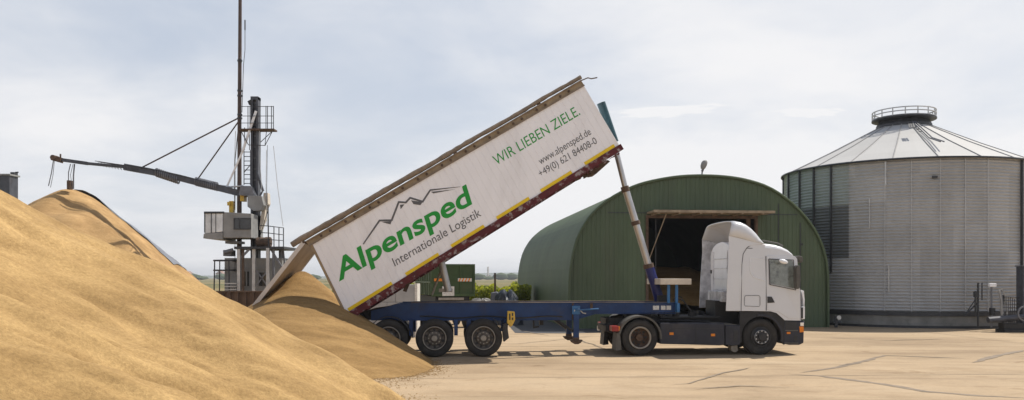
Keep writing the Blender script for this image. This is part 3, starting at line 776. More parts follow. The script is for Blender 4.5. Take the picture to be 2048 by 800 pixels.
stf = MB(); xq = Lp(1183,0,yr0-.06).x; stf.box((xq-.035, yr0-.085, zt-.19), (xq+.035, yr0-.052, zt-.004)); xq = Lp(1146,0,yr0-.06).x; stf.box((xq-.03, yr0-.085, zb+.0), (xq+.03, yr0-.052, zt-.004)); TB(stf, 'web_stiffener', M['rust'], chassis)
bw_ = MB()
for i in range(26):
    xq = prof[1][0]+.5+i*.27; bw_.tube([(xq, yr0-.05, zt-.07), (xq, yr0-.066, zt-.07)], .014, 6)
MB.build1(bw_, 'rivet_row', M['blue'], chassis, off=OFF)
hz_ = MB(); hz_.tube([Lp(u_, 634+2*math.sin(u_*.05), yr0-.07) for u_ in range(840, 1140, 15)], .016, 6); TB(hz_, 'brake_line', M['plastic'], chassis)
# outriggers hold wheels' brackets
orr = MB()
for u in (822, 912, 938, 1012):
    x = Lp(u, 650, .3).x
    for y0, y1 in ((.30,yr0-.06), (yr1+.06,2.15)): orr.box((x-.05, y0, .55), (x+.05, y1, zb+.02))
TB(orr, 'spring_hanger', M['blue'], chassis)
# axles & wheels
wt = []
axw = MB()
first = None
for u in (777, 869, 967):
    c = Lp(u, 676, .02); x = c.x
    axw.tube([(x, .3, .49), (x, 2.1, .49)], .065, 10)
    if first is None:
        first = wheel_mesh(trailer, 'trailer', .5, .38); first.location = Vector((x, .0, .5))-OFF; wt.append(first)
    else: dup(first, trailer, Vector((x, .0, .5))-OFF, (0, R(17*len(wt)), 0)); wt.append(1)
    dup(first, trailer, Vector((x, WID, .5))-OFF, (0, 0, PI))
TB(axw, 'axle', M['black'])
# mudguards: arc over the first and third wheels
def arc_guard(cx, cz, r, a0, a1, y0, y1, th=.012):
    mb = MB(); k = 18; rows = []
    ins, outs = [], []
    pts0 = [(cx+r*math.cos(a0+(a1-a0)*i/k), cz+r*math.sin(a0+(a1-a0)*i/k)) for i in range(k+1)]
    pts1 = [(cx+(r+th)*math.cos(a0+(a1-a0)*i/k), cz+(r+th)*math.sin(a0+(a1-a0)*i/k)) for i in range(k+1)]
    for a, b in zip(range(k), range(1, k+1)):
        mb.prism([pts0[a], pts0[b], pts1[b], pts1[a]], y0, y1)
    return mb
mg = arc_guard(Lp(967,676).x, .5, .56, R(-2), R(62), -.02, .42); x = Lp(1011,676).x
mg.prism(PL([(1006,648),(1014,646),(1018,676),(1008,684),(1006,668)]), .0, .40)
TB(mg, 'mudguard', M['plastic'])
mg = arc_guard(Lp(777,676).x, .5, .56, R(20), R(165), -.02, .42); TB(mg, 'mudguard', M['plastic'])
mg = arc_guard(Lp(967,676).x, .5, .56, R(-2), R(62), WID-.42, WID+.02); TB(mg, 'mudguard', M['plastic'])
# chock holder
yb = TB(MB().prism(PL([(1015,622),(1029,623),(1030,640),(1025,650),(1021,654),(1014,646)], .06), .0, .22), 'chock_holder', M['yellow_box'], bevel=.015)
mk = MB()
for poly in (((1018,627),(1021,627),(1021,640),(1018,640)), ((1023.5,626),(1026.5,626),(1026.5,632),(1023.5,632)), ((1023.5,635),(1026.5,635),(1026.5,640),(1023.5,640))): mk.prism(PL(poly), -.004, -.001)
TB(mk, 'black_mark', M['plastic'], yb)
# landing legs
for yy, sgn in ((.52, -1), (1.93, 1)):
    c = Lp(1152, 640, .52); x = c.x
    lg = MB(); lg.box((x-.075, yy-.075, .44), (x+.075, yy+.075, 1.36)); lg.box((x-.055, yy-.055, .34), (x+.055, yy+.055, .46))
    leg = TB(lg, 'landing_leg', M['blue'], bevel=.008)
    ft = MB(); pr = [(x-.17,.40),(x+.17,.40),(x+.12,.33),(x+.05,.29),(x-.05,.29),(x-.12,.33)]; ft.prism(pr, yy-.12, yy+.12); ft.box((x-.08,yy-.08,.39),(x+.08,yy+.08,.47))
    TB(ft, 'foot', M['rust'], leg)
    bc = MB(); bc.bar((x-.06, yy+.06, .62), (x-.62, yr0+.1 if sgn < 0 else yr1-.1, 1.02), .06); TB(bc, 'brace', M['black'], leg)
    if sgn < 0:
        hd = MB().tube([(x-.05,yy-.1,1.24),(x+.12,yy-.13,1.22),(x+.6,yy-.13,1.25)], .022, 6); hd.box((x-.12,yy-.10,1.1),(x+.1,yy-.078,1.33)); TB(hd, 'crank', M['blue_light'], leg)
hs = MB(); p0 = Lp(1140, 611, .4)
hs.tube([Lp(1146,628,.45), Lp(1150,619,.42), Lp(1158,618,.42), Lp(1166,626,.42), Lp(1172,627,.42)], .016, 6)
TB(hs, 'air_hose', M['alu'])
# hanging bracket / box in the middle
hb = MB(); hb.box((Lp(1060,0,1).x, .9, .95), (Lp(1088,0,1).x, 1.4, 1.03)); hb.box((Lp(1066,0,1).x, 1.0, .72), (Lp(1069,0,1).x, 1.05, .97)); hb.box((Lp(1080,0,1).x,1.0,.78),(Lp(1087,0,1).x,1.3,.95)); hb.bar(Lp(1066,655,1), Lp(1078,653,1), .05)
TB(hb, 'valve_bracket', M['black'])
hose = MB().tube([Lp(812,642,.3), Lp(815,652,.3), Lp(822,664,.3), Lp(826,676,.3)], .014, 6); TB(hose, 'brake_hose', M['plastic'])
# prop under the body and its thin link
TB(MB().tube([Lp(880,512,1.2), Lp(897,583,1.2)], .10, 12), 'body_prop', M['alu'])
TB(MB().tube([Lp(893,512,1.3), Lp(864,590,1.3)], .032, 8).box((Lp(878,0,1.3).x,1.2,Lp(0,585,1.3).z),(Lp(905,0,1.3).x,1.4,Lp(0,578,1.3).z)), 'prop_link', M['rim_lip'])
TB(MB().prism(PL([(808,565),(822,556),(820,566),(813,584),(806,582),(810,572)], .7), .6, .75), 'body_hook', M['rust'], body)
rc = MB(); rc.prism(PL([(705,630),(745,618),(800,610),(760,640),(720,640)], .7), .75, 1.7); rc.tube([Lp(722,634,.5), Lp(722,634,.5)+Vector((0,1.5,0))], .06, 10)
TB(rc, 'hinge_block', M['black'])
# telescopic ram
def ram(ua, va, ub, vb, r, m, name, rb=None):
    y = 1.2; a = Lp(ua, va, y); b = Lp(ub, vb, y); mb = MB().tube([a, b], [r, rb or r], 20); return TB(mb, name, m)
cyl = ram(1321, 606, 1297, 530, .14, M['blue_cyl'], 'tipping_ram', .13)
cc = MB().tube([Lp(1297.5,532,1.2), Lp(1251,378,1.2)], .098, 20); cc.tube([Lp(1252,382,1.2), Lp(1231,298,1.2)], .078, 20); cc.tube([Lp(1232,300,1.2), Lp(1205,215,1.2)], .06, 16)
TB(cc, 'ram_stage', M['chrome'], cyl)
rg = MB().tube([Lp(1272.6,450,1.2), Lp(1270.3,442,1.2)], .125, 20); rg.tube([Lp(1252,384,1.2), Lp(1249,373,1.2)], .115, 20); rg.tube([Lp(1298,536,1.2), Lp(1296,528,1.2)], .15, 20)
TB(rg, 'ram_collar', M['rust'], cyl)
TB(MB().tube([Lp(1230,284,1.2), Lp(1202,206,1.2)], [.105,.125], 16), 'ram_sleeve', M['teal'], body)
tm = MB(); tm.box((cyl_x := Lp(1320,606,1.2).x-.12, .95, zt), (cyl_x+.26, 1.45, zt+.2)); TB(tm, 'ram_mount', M['black'])
# stand with beige deck ahead of the ram
sd = MB()
for u, y in ((1337,.5),(1353,.5),(1337,1.9),(1353,1.9)):
    x = Lp(u, 600, y).x; sd.box((x-.035, y-.035, zt+.0), (x+.035, y+.035, Lp(0,569,y).z))
TB(sd, 'stand_post', M['blue_light'])
xa = Lp(1321,0,.4).x; xb = Lp(1383,0,.4).x
TB(MB().box((xa, .4, Lp(0,570,.4).z), (xb, 2.0, Lp(0,557.5,.4).z)), 'stand_deck', M['beige'], bevel=.01)
pls = MB()
for u0, u1 in ((1306,1318),(1322,1331),(1333,1342)):
    pls.box((Lp(u0,0,yr0-.06).x, yr0-.065, zt-.19), (Lp(u1,0,yr0-.06).x, yr0-.055, zt-.075))
TB(pls, 'rating_plate', M['label_white'])
lines = MB().tube([Lp(1345,606,.9), Lp(1356,598,.9), Lp(1366,601,.9), Lp(1378,618,.9), Lp(1398,640,1.0)], .018, 6)
lines.tube([Lp(1340,612,1.1), Lp(1352,592,1.1), Lp(1362,594,1.1), Lp(1375,612,1.1), Lp(1410,650,1.2)], .014, 6)
TB(lines, 'air_line', M['plastic'])

# ================================================================== TRACTOR UNIT
trk = rig_thing('tractor_truck', 'white cab tractor truck with roof spoiler coupled to the raised trailer', 'truck', 5.5)
def KB(mb, name, m, parent=None, **k): return mb.build(name, m, parent or trk, **k)
CW = WID
# cab shell: loft of the side profile across the width
cp = PL([(1481,622),(1480,560),(1480,505),(1483,491),(1492,486),(1510,485.5),(1530,486),(1552,488.5),(1570,492.5),(1584,499),(1593,507),(1597,514),(1600,545),(1603,574),(1608,581),(1609.5,612),(1609,641),(1597,641),(1576,640.5),(1566,633),(1556,626),(1541,622.5)])
zmid = Lp(0,530).z
stn = [0, .03, .08, .16, .28, .45, .75, 1.0, 1.225]; stn = stn+[CW-s for s in stn[-2::-1]]
rows = []
for y in stn:
    d = min(y, CW-y); row = []
    rt = .16; drop = rt-math.sqrt(max(0, rt*rt-(rt-min(d, rt))**2))
    bul = .13*(1-min(d,1.225)/1.225)**2.2
    for x, z in cp:
        tz = max(0, min(1, (z-zmid)/(cp[6][1]-zmid)))
        zz = z-drop*.8*tz**2; yy = y
        inw = .05*max(0,(z-1.9)/1.2)                       # tumblehome
        yy = inw+y*(CW-2*inw)/CW
        fx = max(0, min(1, (x-7.0)/.55)); bx = max(0, min(1, (cp[0][0]+.15-x)/.15))
        row.append(Vector((x-bul*fx+.03*fx+bul*bx*.9, yy, zz)))
    rows.append(row)
mb = MB(); n = len(cp)
vs = [p for r in rows for p in r]
mb.add(vs, [(i*n+j, i*n+(j+1)%n, (i+1)*n+(j+1)%n, (i+1)*n+j) for i in range(len(rows)-1) for j in range(n)], True)
mb.add(rows[0], [tuple(range(n))]); mb.add(rows[-1], [tuple(range(n-1,-1,-1))])
cab = KB(mb, 'cab', M['cab_paint'], ang=42)
def side_y(z): return .05*max(0,(z-1.9)/1.2)
def skin(poly_px, out, name, m, th=.012, parent=cab, **k):  # a panel following the near side of the cab, proud by `out`
    poly = PL(poly_px)
    return KB(MB().prism(poly, -out, -out+th, lambda p: Vector((p.x, p.y+side_y(p.z), p.z))), name, m, parent, **k)
skin([(1478,622),(1480,560),(1480,506),(1486,494),(1498,488),(1531,489),(1531,622)], .006, 'side_panel', M['cab_paint'], .02, bevel=.004)
door = skin([(1534,513),(1538,511),(1591,513),(1595,518),(1599,574),(1600,580),(1600,637.5),(1577,637),(1567,630),(1557,623.5),(1534,619.5)], .012, 'door', M['cab_paint'], .03, bevel=.006)
skin([(1539,521),(1543,519),(1584,521),(1588,525),(1589,577),(1541,567)], .020, 'door_window', M['glass'], .012, door)
fr_ = MB()
wp = [(1538,518),(1587,520),(1591,580),(1539,569),(1538,518)]
fr_.tube([Lp(u,v)+Vector((0,-.018+side_y(Lp(u,v).z),0)) for u,v in wp], .014, 6); KB(fr_, 'window_seal', M['seam'], door)
sm = MB()
def ln(pts, r=.009): sm.tube([Lp(u,v)+Vector((0,-.008+side_y(Lp(u,v).z),0)) for u,v in pts], r, 5)
ln([(1501,516),(1500,530),(1502,546),(1507,553),(1515,557),(1531,561)]); ln([(1501,516),(1530,517)], .005)
KB(sm, 'panel_crease', M['cab_white'], cab)  # highlight along the crease painted as raised whiter lines
sm = MB()
ln([(1489,594),(1491,591),(1518,591),(1520,594),(1520,610),(1518,613),(1490,612),(1488.5,609),(1489,594)], .006)
ln([(1532.5,512),(1532.5,621)], .009); ln([(1482,622),(1484,530),(1487,508),(1495,495),(1506,488.5)], .009); ln([(1459,496),(1506,496.5)], .008)
ln([(1601.5,578),(1602,640)], .008)
KB(sm, 'panel_gap', M['seam'], cab)
hd = skin([(1534.5,593),(1543,593.5),(1549,605),(1534.5,606)], .024, 'door_handle', M['plastic'], .014, door)
# windscreen
ws = []
for y in stn[3:-3]:
    r_ = rows[stn.index(y)]; a = r_[11]; b = r_[13]; o_ = Vector((.012, 0, .0))
    ws.append([a.lerp(b, k)+o_ for k in (.04, .35, .65, .98)])
KB(MB().grid(ws), 'windscreen', M['screen'], cab, solid=.006)
vis = MB(); KB(MB().prism(PL([(1595,513),(1599,511),(1606,513),(1608,518),(1607,525),(1601,524)]), .04, CW-.04), 'sun_visor', M['mud'], cab, bevel=.02)
# front grille columns and panels
gp = PL([(1605,580),(1610,582),(1611.5,600),(1611,612),(1609,612),(1608,600)])
KB(MB().prism(gp, .06, CW-.06), 'front_panel', M['cab_white'], cab, bevel=.01)
KB(MB().prism(PL([(1603,613),(1611,613),(1611,638),(1604,639)]), .03, .2).prism(PL([(1603,613),(1611,613),(1611,638),(1604,639)]), CW-.2, CW-.03), 'air_deflector', M['cab_white'], cab, bevel=.012)
KB(MB().prism(PL([(1603,615),(1606.5,615),(1606.5,637),(1603,637)]), .012, .028), 'deflector_slot', M['plastic'], cab)
KB(MB().prism(PL([(1604,614),(1610.5,614),(1610,640),(1605,640)]), .22, CW-.22), 'grille', M['plastic'], cab)
# roof spoiler
top = PL([(1466.5,443.5),(1476,443.5),(1486,445.5),(1496,450),(1506,457.5),(1515,467),(1523,478),(1529,487)])
bot = PL([(1458,471),(1468,473),(1479,475.5),(1490,478.5),(1501,481.5),(1511,484),(1521,486.5),(1529,488)])
rows2 = []
ny = 36
for i in range(ny+1):
    q = -1+2*i/ny; y = CW/2+(CW/2-.02)*(math.copysign(abs(q)**.8, q)); hq = (1-abs(q)**16)**.5
    cen = .05*(1-q*q)
    row = []
    for (xt, zt_), (xb_, zb_) in zip(top, bot): row.append(Vector((xb_+(xt-xb_)*hq, y, zb_+(zt_-zb_)*hq+cen*hq)))
    rows2.append(row)
spo = KB(MB().grid(rows2), 'roof_spoiler', M['cab_paint'], cab, solid=.03, ang=50)
# side deflectors behind the cab
dp = [(1452,622),(1454.5,560),(1459,500),(1458.5,471),(1529,488),(1510,489.5),(1496,493),(1487,503),(1484,520),(1482.5,622)]
KB(MB().prism(PL(dp), -.004, .03, lambda p: Vector((p.x, p.y+side_y(p.z)*.6, p.z))), 'side_deflector', M['cab_paint'], cab, bevel=.006)
KB(MB().prism(PL(dp), CW-.03, CW+.004), 'side_deflector', M['cab_inner'], cab, bevel=.006)
flo = MB()
zc = Lp(0, 470).z
# back wall panel on the cab's rear face
x0 = cp[1][0]
bw = MB(); bwv = []
ww = 2*.92; 
prof2 = [(-.92,1.42),(.92,1.42),(.92,2.75)]
for k in range(0, 13): a = PI*k/12; prof2.append((.92*math.cos(a), 2.75+.36*math.sin(a)))
prof2.append((-.92,2.75))
vsb = [Vector((x0-.13, CW/2+p, z)) for p, z in prof2]; vsf = [Vector((x0+.3, CW/2+p*1.03, z)) for p, z in prof2]; nb = len(prof2)
bw.add(vsb+vsf, [tuple(range(nb)), tuple(range(2*nb-1, nb-1, -1))]+[(i, i+nb, (i+1)%nb+nb, (i+1)%nb) for i in range(nb)])
bwo = KB(bw, 'back_wall', M['cab_white'], cab, bevel=.03)  # whiter than the cab sides; its bright reflection is put into the paint
q = MB()
for z in (1.75, 2.05, 2.35, 2.62): q.box((x0-.15, .6, z), (x0-.128, 1.85, z+.018))
for y in (.62, 1.83): q.box((x0-.15, y, 1.6), (x0-.128, y+.018, 2.85))
KB(q, 'wall_ridge', M['cab_inner'], bwo)
q = MB().box((x0-.30, .55, 1.42), (x0-.14, 1.9, 1.72)); KB(q, 'equipment_box', M['cab_inner'], cab, bevel=.02)
KB(MB().box((x0-.15, 2.02, 2.22), (x0-.1, 2.12, 2.32)), 'wall_vent', M['plastic'], cab)
# roof rails, air horn
rr_ = MB()
for y in (.5, CW-.5):
    rr_.tube([Lp(1525,481,y), Lp(1540,484,y), Lp(1556,487,y), Lp(1566,492,y)], .022, 8)
KB(rr_, 'roof_rail', M['mud'], cab)
# mirrors
mr = MB(); mr.prism(PL([(1589,534),(1592,530),(1596,533),(1597,560),(1595,577),(1590,578),(1588.5,560)], -.15), -.30, -.08)
mirr = KB(mr, 'wing_mirror', M['mud'], cab, bevel=.02)
KB(MB().tube([Lp(1596,536,.0)+Vector((0,.02,0)), Lp(1594,536,-.12)], .02, 8).tube([Lp(1598,574,.0)+Vector((0,.02,0)), Lp(1593,573,-.12)], .02, 8), 'mirror_arm', M['plastic'], mirr)
mr2 = MB(); mr2.prism(PL([(1589,534),(1592,530),(1596,533),(1597,560),(1595,577),(1590,578),(1588.5,560)], -.15), CW+.08, CW+.30); KB(mr2, 'wing_mirror', M['mud'], cab, bevel=.02)
cx = Lp(1567, 523, -.2); el = MB()
el.lathe([(.001,-1),(.5,-.87),(.87,-.5),(1,0),(.87,.5),(.5,.87),(.001,1)], 20, lambda r, a, h: cx+Vector((r*math.cos(a)*.125, h*.05, r*math.sin(a)*.062-r*math.cos(a)*.025)))
el.tube([cx, cx+Vector((0,.2,.06))], .018, 6); KB(el, 'kerb_mirror', M['cab_white'], cab)
# lower body, black
lb = MB()
wx, wz = Lp(1523,677).x, .5; arch = []
for k in range(0, 15): a = R(205-k*13.5*.0-(k*(225)/14)) ; arch.append((wx+.56*math.cos(a), max(.36, wz+.56*math.sin(a))))
ring = []
poly = PL([(1481,640),(1480,623),(1541,623.5),(1556,627),(1566,634),(1576,641.5),(1585,642)])
# front pillar part and top part built as prisms round the arch
archp = [(wx+.555*math.cos(a), wz+.555*math.sin(a)) for a in [R(t) for t in range(-14, 195, 8)]]
outer = PL([(1570,690),(1574,660),(1585,642),(1576,641.5),(1566,634),(1556,627),(1541,623.5),(1481,623.5),(1480,642),(1480,690)])
lowpoly = archp+[outer[-1], outer[-2], outer[-3], outer[-4], outer[-5], outer[-6], outer[-7], outer[-8], outer[-9], outer[0]]
for y0, y1 in ((.03,.12), (CW-.12,CW-.03)): lb.prism(lowpoly, y0, y1)
lbo = KB(lb, 'wheel_arch', M['black'], bevel=.004)
KB(arc_guard(wx, wz, .545, R(-14), R(192), .025, .5), 'arch_lining', M['plastic'], lbo)
lipm = arc_guard(wx, wz, .555, R(-14), R(100), .005, .05, .05); KB(lipm, 'arch_lip', M['navy'], lbo)
bpoly = PL([(1568,688),(1569,642),(1611,642),(1609,660),(1608.5,686),(1600,690),(1580,690)])
bmp = KB(MB().prism(bpoly, .02, CW-.02), 'bumper', M['navy'], bevel=.03)
KB(MB().prism(PL([(1571,660),(1596,660),(1596,662),(1571,662)]), .002, .018).prism(PL([(1570,685),(1597,685.5),(1597,687),(1570,687)]), .002, .018), 'step_edge', M['mud'], bmp)
KB(MB().prism(PL([(1589,671),(1595,671),(1595,683),(1589,683)]), .012, .018).prism(PL([(1571,643),(1594,643),(1594,659),(1571,659)]), .012, .018), 'step_recess', M['plastic'], bmp)
KB(MB().prism(PL([(1574,664),(1581,664),(1581,668),(1574,668)]), .004, .018), 'side_marker', M['orange'], bmp)
KB(MB().prism(PL([(1599,653),(1607.5,653),(1608,664),(1600,665)]), .006, .24).prism(PL([(1599,653),(1607.5,653),(1608,664),(1600,665)]), CW-.24, CW-.006), 'indicator', M['orange'], bmp, bevel=.006)
KB(MB().prism(PL([(1601,645),(1608,645),(1608,652),(1601,652)]), .008, .3).prism(PL([(1601,645),(1608,645),(1608,652),(1601,652)]), CW-.3, CW-.008), 'headlight', M['mirror'], bmp, bevel=.006)
# skirts
sk = KB(MB().prism(PL([(1321,646),(1450,647),(1450,690),(1440,691),(1321,688)]), .03, .55), 'side_skirt', M['navy'], bevel=.02)
KB(MB().prism(PL([(1323,656.5),(1448,657),(1448,658),(1323,657.5)]), .022, .034).prism(PL([(1392,648),(1393,648),(1393,689),(1392,689)]), .024, .034), 'skirt_groove', M['plastic'], sk)
for u, v in ((1343.5,667.5),(1426.5,670)):
    KB(MB().prism(PL([(u-4,v-2.5),(u+4,v-2.5),(u+4,v+2.5),(u-4,v+2.5)]), .012, .032), 'side_marker', M['orange'], sk)
KB(MB().prism(PL([(1321,646),(1450,647),(1450,690),(1440,691),(1321,688)]), CW-.55, CW-.03), 'side_skirt', M['navy'], bevel=.02)
bb = KB(MB().prism(PL([(1451.5,650),(1481,651),(1481,690),(1465,692),(1451.5,690)]), .025, .6), 'step_box', M['navy'], bevel=.02)
KB(MB().prism(PL([(1468,661),(1476,661),(1475,682),(1468,682)]), .016, .03), 'step_recess', M['plastic'], bb)
KB(MB().prism(PL([(1425,646),(1468,648),(1480,650),(1480,652),(1425,652)]), .1, .6), 'step_top', M['mud'], bb)
sup = MB().prism(PL([(1468,692),(1481,690),(1482,703),(1476,706),(1469,704)]), .25, .5); KB(sup, 'axle_bracket', M['rim_lip'])
# truck chassis
tc_ = MB()
xa = Lp(1212,0,.8).x; xb = Lp(1570,0,.8).x
for yc in (.82, 1.63): tc_.box((xa, yc-.04, .72), (xb, yc+.04, .98))
tc_.box((xa, .78, .74), (xa+.08, 1.67, .96)); tc_.box((Lp(1430,0,.8).x, .8, .6), (Lp(1560,0,.8).x, 1.65, 1.45))
for u in (1300, 1360, 1420): tc_.box((Lp(u,0,1.2).x, .83, .78), (Lp(u,0,1.2).x+.1, 1.62, .93))
KB(tc_, 'truck_frame', M['black'])
fw = MB(); xf = Lp(1268,0,1.2).x; fw.prism([(xf-.75,1.12),(xf-.3,1.27),(xf+.5,1.27),(xf+.55,1.15),(xf-.2,1.10)], .7, 1.75); fw.box((xf-.3,.8,.98),(xf+.4,1.65,1.12)); KB(fw, 'fifth_wheel', M['black'], bevel=.01)
cw_ = MB(); r5 = random.Random(2)
cw_.box((Lp(1322,0,.6).x, .58, .98), (Lp(1440,0,.6).x, 1.9, 1.02))
for k in range(14):
    x = Lp(r5.uniform(1315,1432),0,.6).x; y = r5.uniform(.6,1.7); a = r5.uniform(.05,.2); cw_.box((x, y, 1.02), (x+a, y+r5.uniform(.1,.3), 1.02+r5.uniform(.03,.12)))
cw_.tube([Lp(1318,640,.6), Lp(1360,641,.6), Lp(1418,643,.6)], .03, 8)
KB(cw_, 'catwalk', M['black'])
un = MB()                                        # clutter of the rear axle
un.tube([(Lp(1281,0,0).x, .4, .5), (Lp(1281,0,0).x, 2.0, .5)], .12, 12)
un.tube([(Lp(1210,0,1).x, .9, .72), (Lp(1225,0,1).x, 1.0, .95), (Lp(1245,0,1).x, .9, 1.0)], .09, 8)
un.lathe([(.001,.0),(.15,.0),(.17,.08),(.15,.2),(.001,.2)], 16, lambda r, a, h: Vector((Lp(1222,0,.9).x+r*math.cos(a), .75+h, .72+r*math.sin(a))))
un.lathe([(.001,.0),(.15,.0),(.17,.08),(.15,.2),(.001,.2)], 16, lambda r, a, h: Vector((Lp(1222,0,.9).x+r*math.cos(a), 1.5+h, .72+r*math.sin(a))))
un.box((Lp(1206,0,1.).x, .6, .62), (Lp(1212,0,1.).x, 1.85, .78)); un.box((Lp(1258,0,1.).x, .7, .2), (Lp(1300,0,1.).x, 1.8, .42))
un.box((Lp(1455,0,1.).x, .7, .28), (Lp(1500,0,1.).x, 1.8, .6))
KB(un, 'rear_axle', M['black'])
# wheels
dx_ = Lp(1280.5,0).x
w1 = wheel_mesh(trk, 'drive', .485, .27); w1.location = Vector((dx_, .02, .485))-OFF
w1i = MB().lathe([(.28,.0),(.40,-.01),(.46,.01),(.485,.05),(.485,.22),(.46,.26),(.3,.27),(.28,.27)], 40, lambda r, a, h: Vector((r*math.cos(a), h, r*math.sin(a)))).build('inner_tyre', M['tyre'], w1, off=Vector((0,.33*-1,0)))
dup(w1, trk, Vector((dx_, WID-.02, .485))-OFF, (0, 0, PI))
w2 = wheel_mesh(trk, 'front', .49, .32); w2.location = Vector((wx, .06, .49))-OFF
dup(w2, trk, Vector((wx, WID-.06, .49))-OFF, (0, 0, PI))
# mudguards of the drive wheels
for y0, y1 in ((-.01,.60), (WID-.60,WID+.01)):
    g = arc_guard(dx_, .49, .545, R(-4), R(170), y0, y1, .045); gg = KB(g, 'mudguard', M['mud'])
    xx = dx_-.60
    fl = MB().prism([(xx-.02,.62),(xx+.05,.62),(xx+.10,.16),(xx-.06,.14)], y0+.02, y1-.02); KB(fl, 'mud_flap', M['plastic'] if y0 > 1 else M['mud'], gg)
    lt = MB().box((xx-.16, y0+.02, .66), (xx+.02, y0+.4, .80)); KB(lt, 'tail_light', M['red'], gg, bevel=.01)
    if y0 < 1: KB(MB().box((xx+.022, y0+.03, .67), (xx+.05, y0+.38, .79)), 'turn_lens', M['orange'], gg)
    lb2 = MB().bar((xx-.05, y0+.3, .72), (dx_-.3, .85 if y0 < 1 else 1.6, .85), .06); KB(lb2, 'light_bracket', M['rust'], gg)
KB(MB().box((Lp(1197,0,2).x, 1.9, .55), (Lp(1199,0,2).x, 2.25, .68)), 'number_plate', M['label_white'])

# ================================================================== SHED
SX, SYY, SYAW = P(1400, 0, 34.3).x, 34.3, R(5.4)
shedM = Matrix.Translation((SX, SYY, 0)) @ Matrix.Rotation(SYAW, 4, 'Z')
shed = thing('storage_shed', 'green corrugated barrel roofed storage shed with open dark doorway', 'shed', (SX, SYY, 0), SYAW, off=(0,0,0))
k = 34.3/F
out_px = [(1135,657),(1135,600),(1136,555),(1140,520),(1150,480),(1164,452),(1182,428),(1210,404),(1240,386),(1275,371),(1315,361),(1360,354),(1405,352),(1450,353.5),(1490,359),(1530,370),(1562,386),(1592,408),(1617,433),(1636,458),(1650,484),(1659,512),(1664,545),(1665,600),(1665,657)]
arc = [((u-1400)*k, (656.0-v)*k) for u, v in out_px]; arc[0] = (arc[0][0], 0); arc[-1] = (arc[-1][0], 0)
# smooth resample
def resample(pts, step):
    o = []
    for i in range(len(pts)-1):
        p0 = pts[max(i-1,0)]; p1 = pts[i]; p2 = pts[i+1]; p3 = pts[min(i+2,len(pts)-1)]
        n_ = max(1, int(math.dist(p1,p2)/step))
        for j in range(n_):
            t = j/n_; o.append(tuple(.5*((2*p1[c])+(-p0[c]+p2[c])*t+(2*p0[c]-5*p1[c]+4*p2[c]-p3[c])*t*t+(-p0[c]+3*p1[c]-3*p2[c]+p3[c])*t**3) for c in (0,1)))
    o.append(pts[-1]); return o
arc = resample(arc, .25)
def top_at(x):
    best = 0
    for a, b in zip(arc, arc[1:]):
        if (a[0]-x)*(b[0]-x) <= 0 and abs(a[0]-b[0]) > 1e-6: best = max(best, a[1]+(b[1]-a[1])*(x-a[0])/(b[0]-a[0]))
    return best
DX0, DX1, DZ = (1292-1400)*k, (1516-1400)*k, (656-431)*k
xl, xr = arc[0][0], arc[-1][0]
lx = min(a[0] for a in arc)+.005; rx = max(a[0] for a in arc)-.005
mb = MB(); fl_, tp_ = [], []
per = .19; xs_ = []
x = lx
while x < rx: xs_ += [x, x+per*.55, x+per*.62, x+per*.93]; x += per
xs_ = sorted([q for q in xs_ if q < rx]+[rx, DX0, DX1, DX0+.001, DX1-.001])
def cor(x): q = ((x-lx)%per)/per; return -.014 if q < .56 else 0.0
seg = [[], [], []]
for a, b in zip(xs_, xs_[1:]):
    mid = (a+b)/2; z0 = DZ if DX0 < mid < DX1 else 0
    ya, yb_ = cor(a+1e-5), cor(b+1e-5)
    mb.add([(a, ya, z0), (b, yb_, z0), (b, yb_, max(z0,top_at(b))), (a, ya, max(z0,top_at(a)))], [(0,1,2,3)])
front = mb.build('front_wall', M['shed'], shed, recalc=False)
mb = MB()
for (z, x0_, x1_) in ((4.75, -3.9, DX0-.0), (4.80, DX0, DX1), (4.72, DX1, 4.2)): mb.box((x0_, -.045, z), (x1_, -.030, z+.035))
for x_, z0, z1 in ((-1.9,0,4.5),(3.35,0,5.2),(4.3,.0,4.4)): mb.box((x_, -.042, z0), (x_+.03, -.030, z1))
mb.build('sheet_joint', M['rib'], shed)
mb = MB(); LEN = 21.0; rows = []
ys = np.arange(-.12, LEN, .16)
for i, y in enumerate(ys):
    o_ = .007 if i % 2 else -.003
    row = []
    for j, (x_, z_) in enumerate(arc):
        a = arc[max(j-1,0)]; b = arc[min(j+1,len(arc)-1)]; t_ = Vector((b[0]-a[0], b[1]-a[1])).normalized()
        row.append((x_-t_.y*o_*1, y, z_+t_.x*o_))
    rows.append(row)
mb.grid(rows, False); mb.build('roof', M['shed_roof'], shed)
mb = MB(); mb.tube([(x_, -.10, z_+.01) for x_, z_ in arc], .055, 8); mb.build('roof_edge', M['shed'], shed)
mb = MB()
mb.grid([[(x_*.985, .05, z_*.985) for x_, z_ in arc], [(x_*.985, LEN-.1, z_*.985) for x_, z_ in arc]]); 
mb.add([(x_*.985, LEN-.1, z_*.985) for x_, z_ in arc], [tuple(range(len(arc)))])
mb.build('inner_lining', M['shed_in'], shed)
MB().add([(x_, LEN-.16, z_) for x_, z_ in arc], [tuple(range(len(arc)))]).build('end_wall', M['shed'], shed)
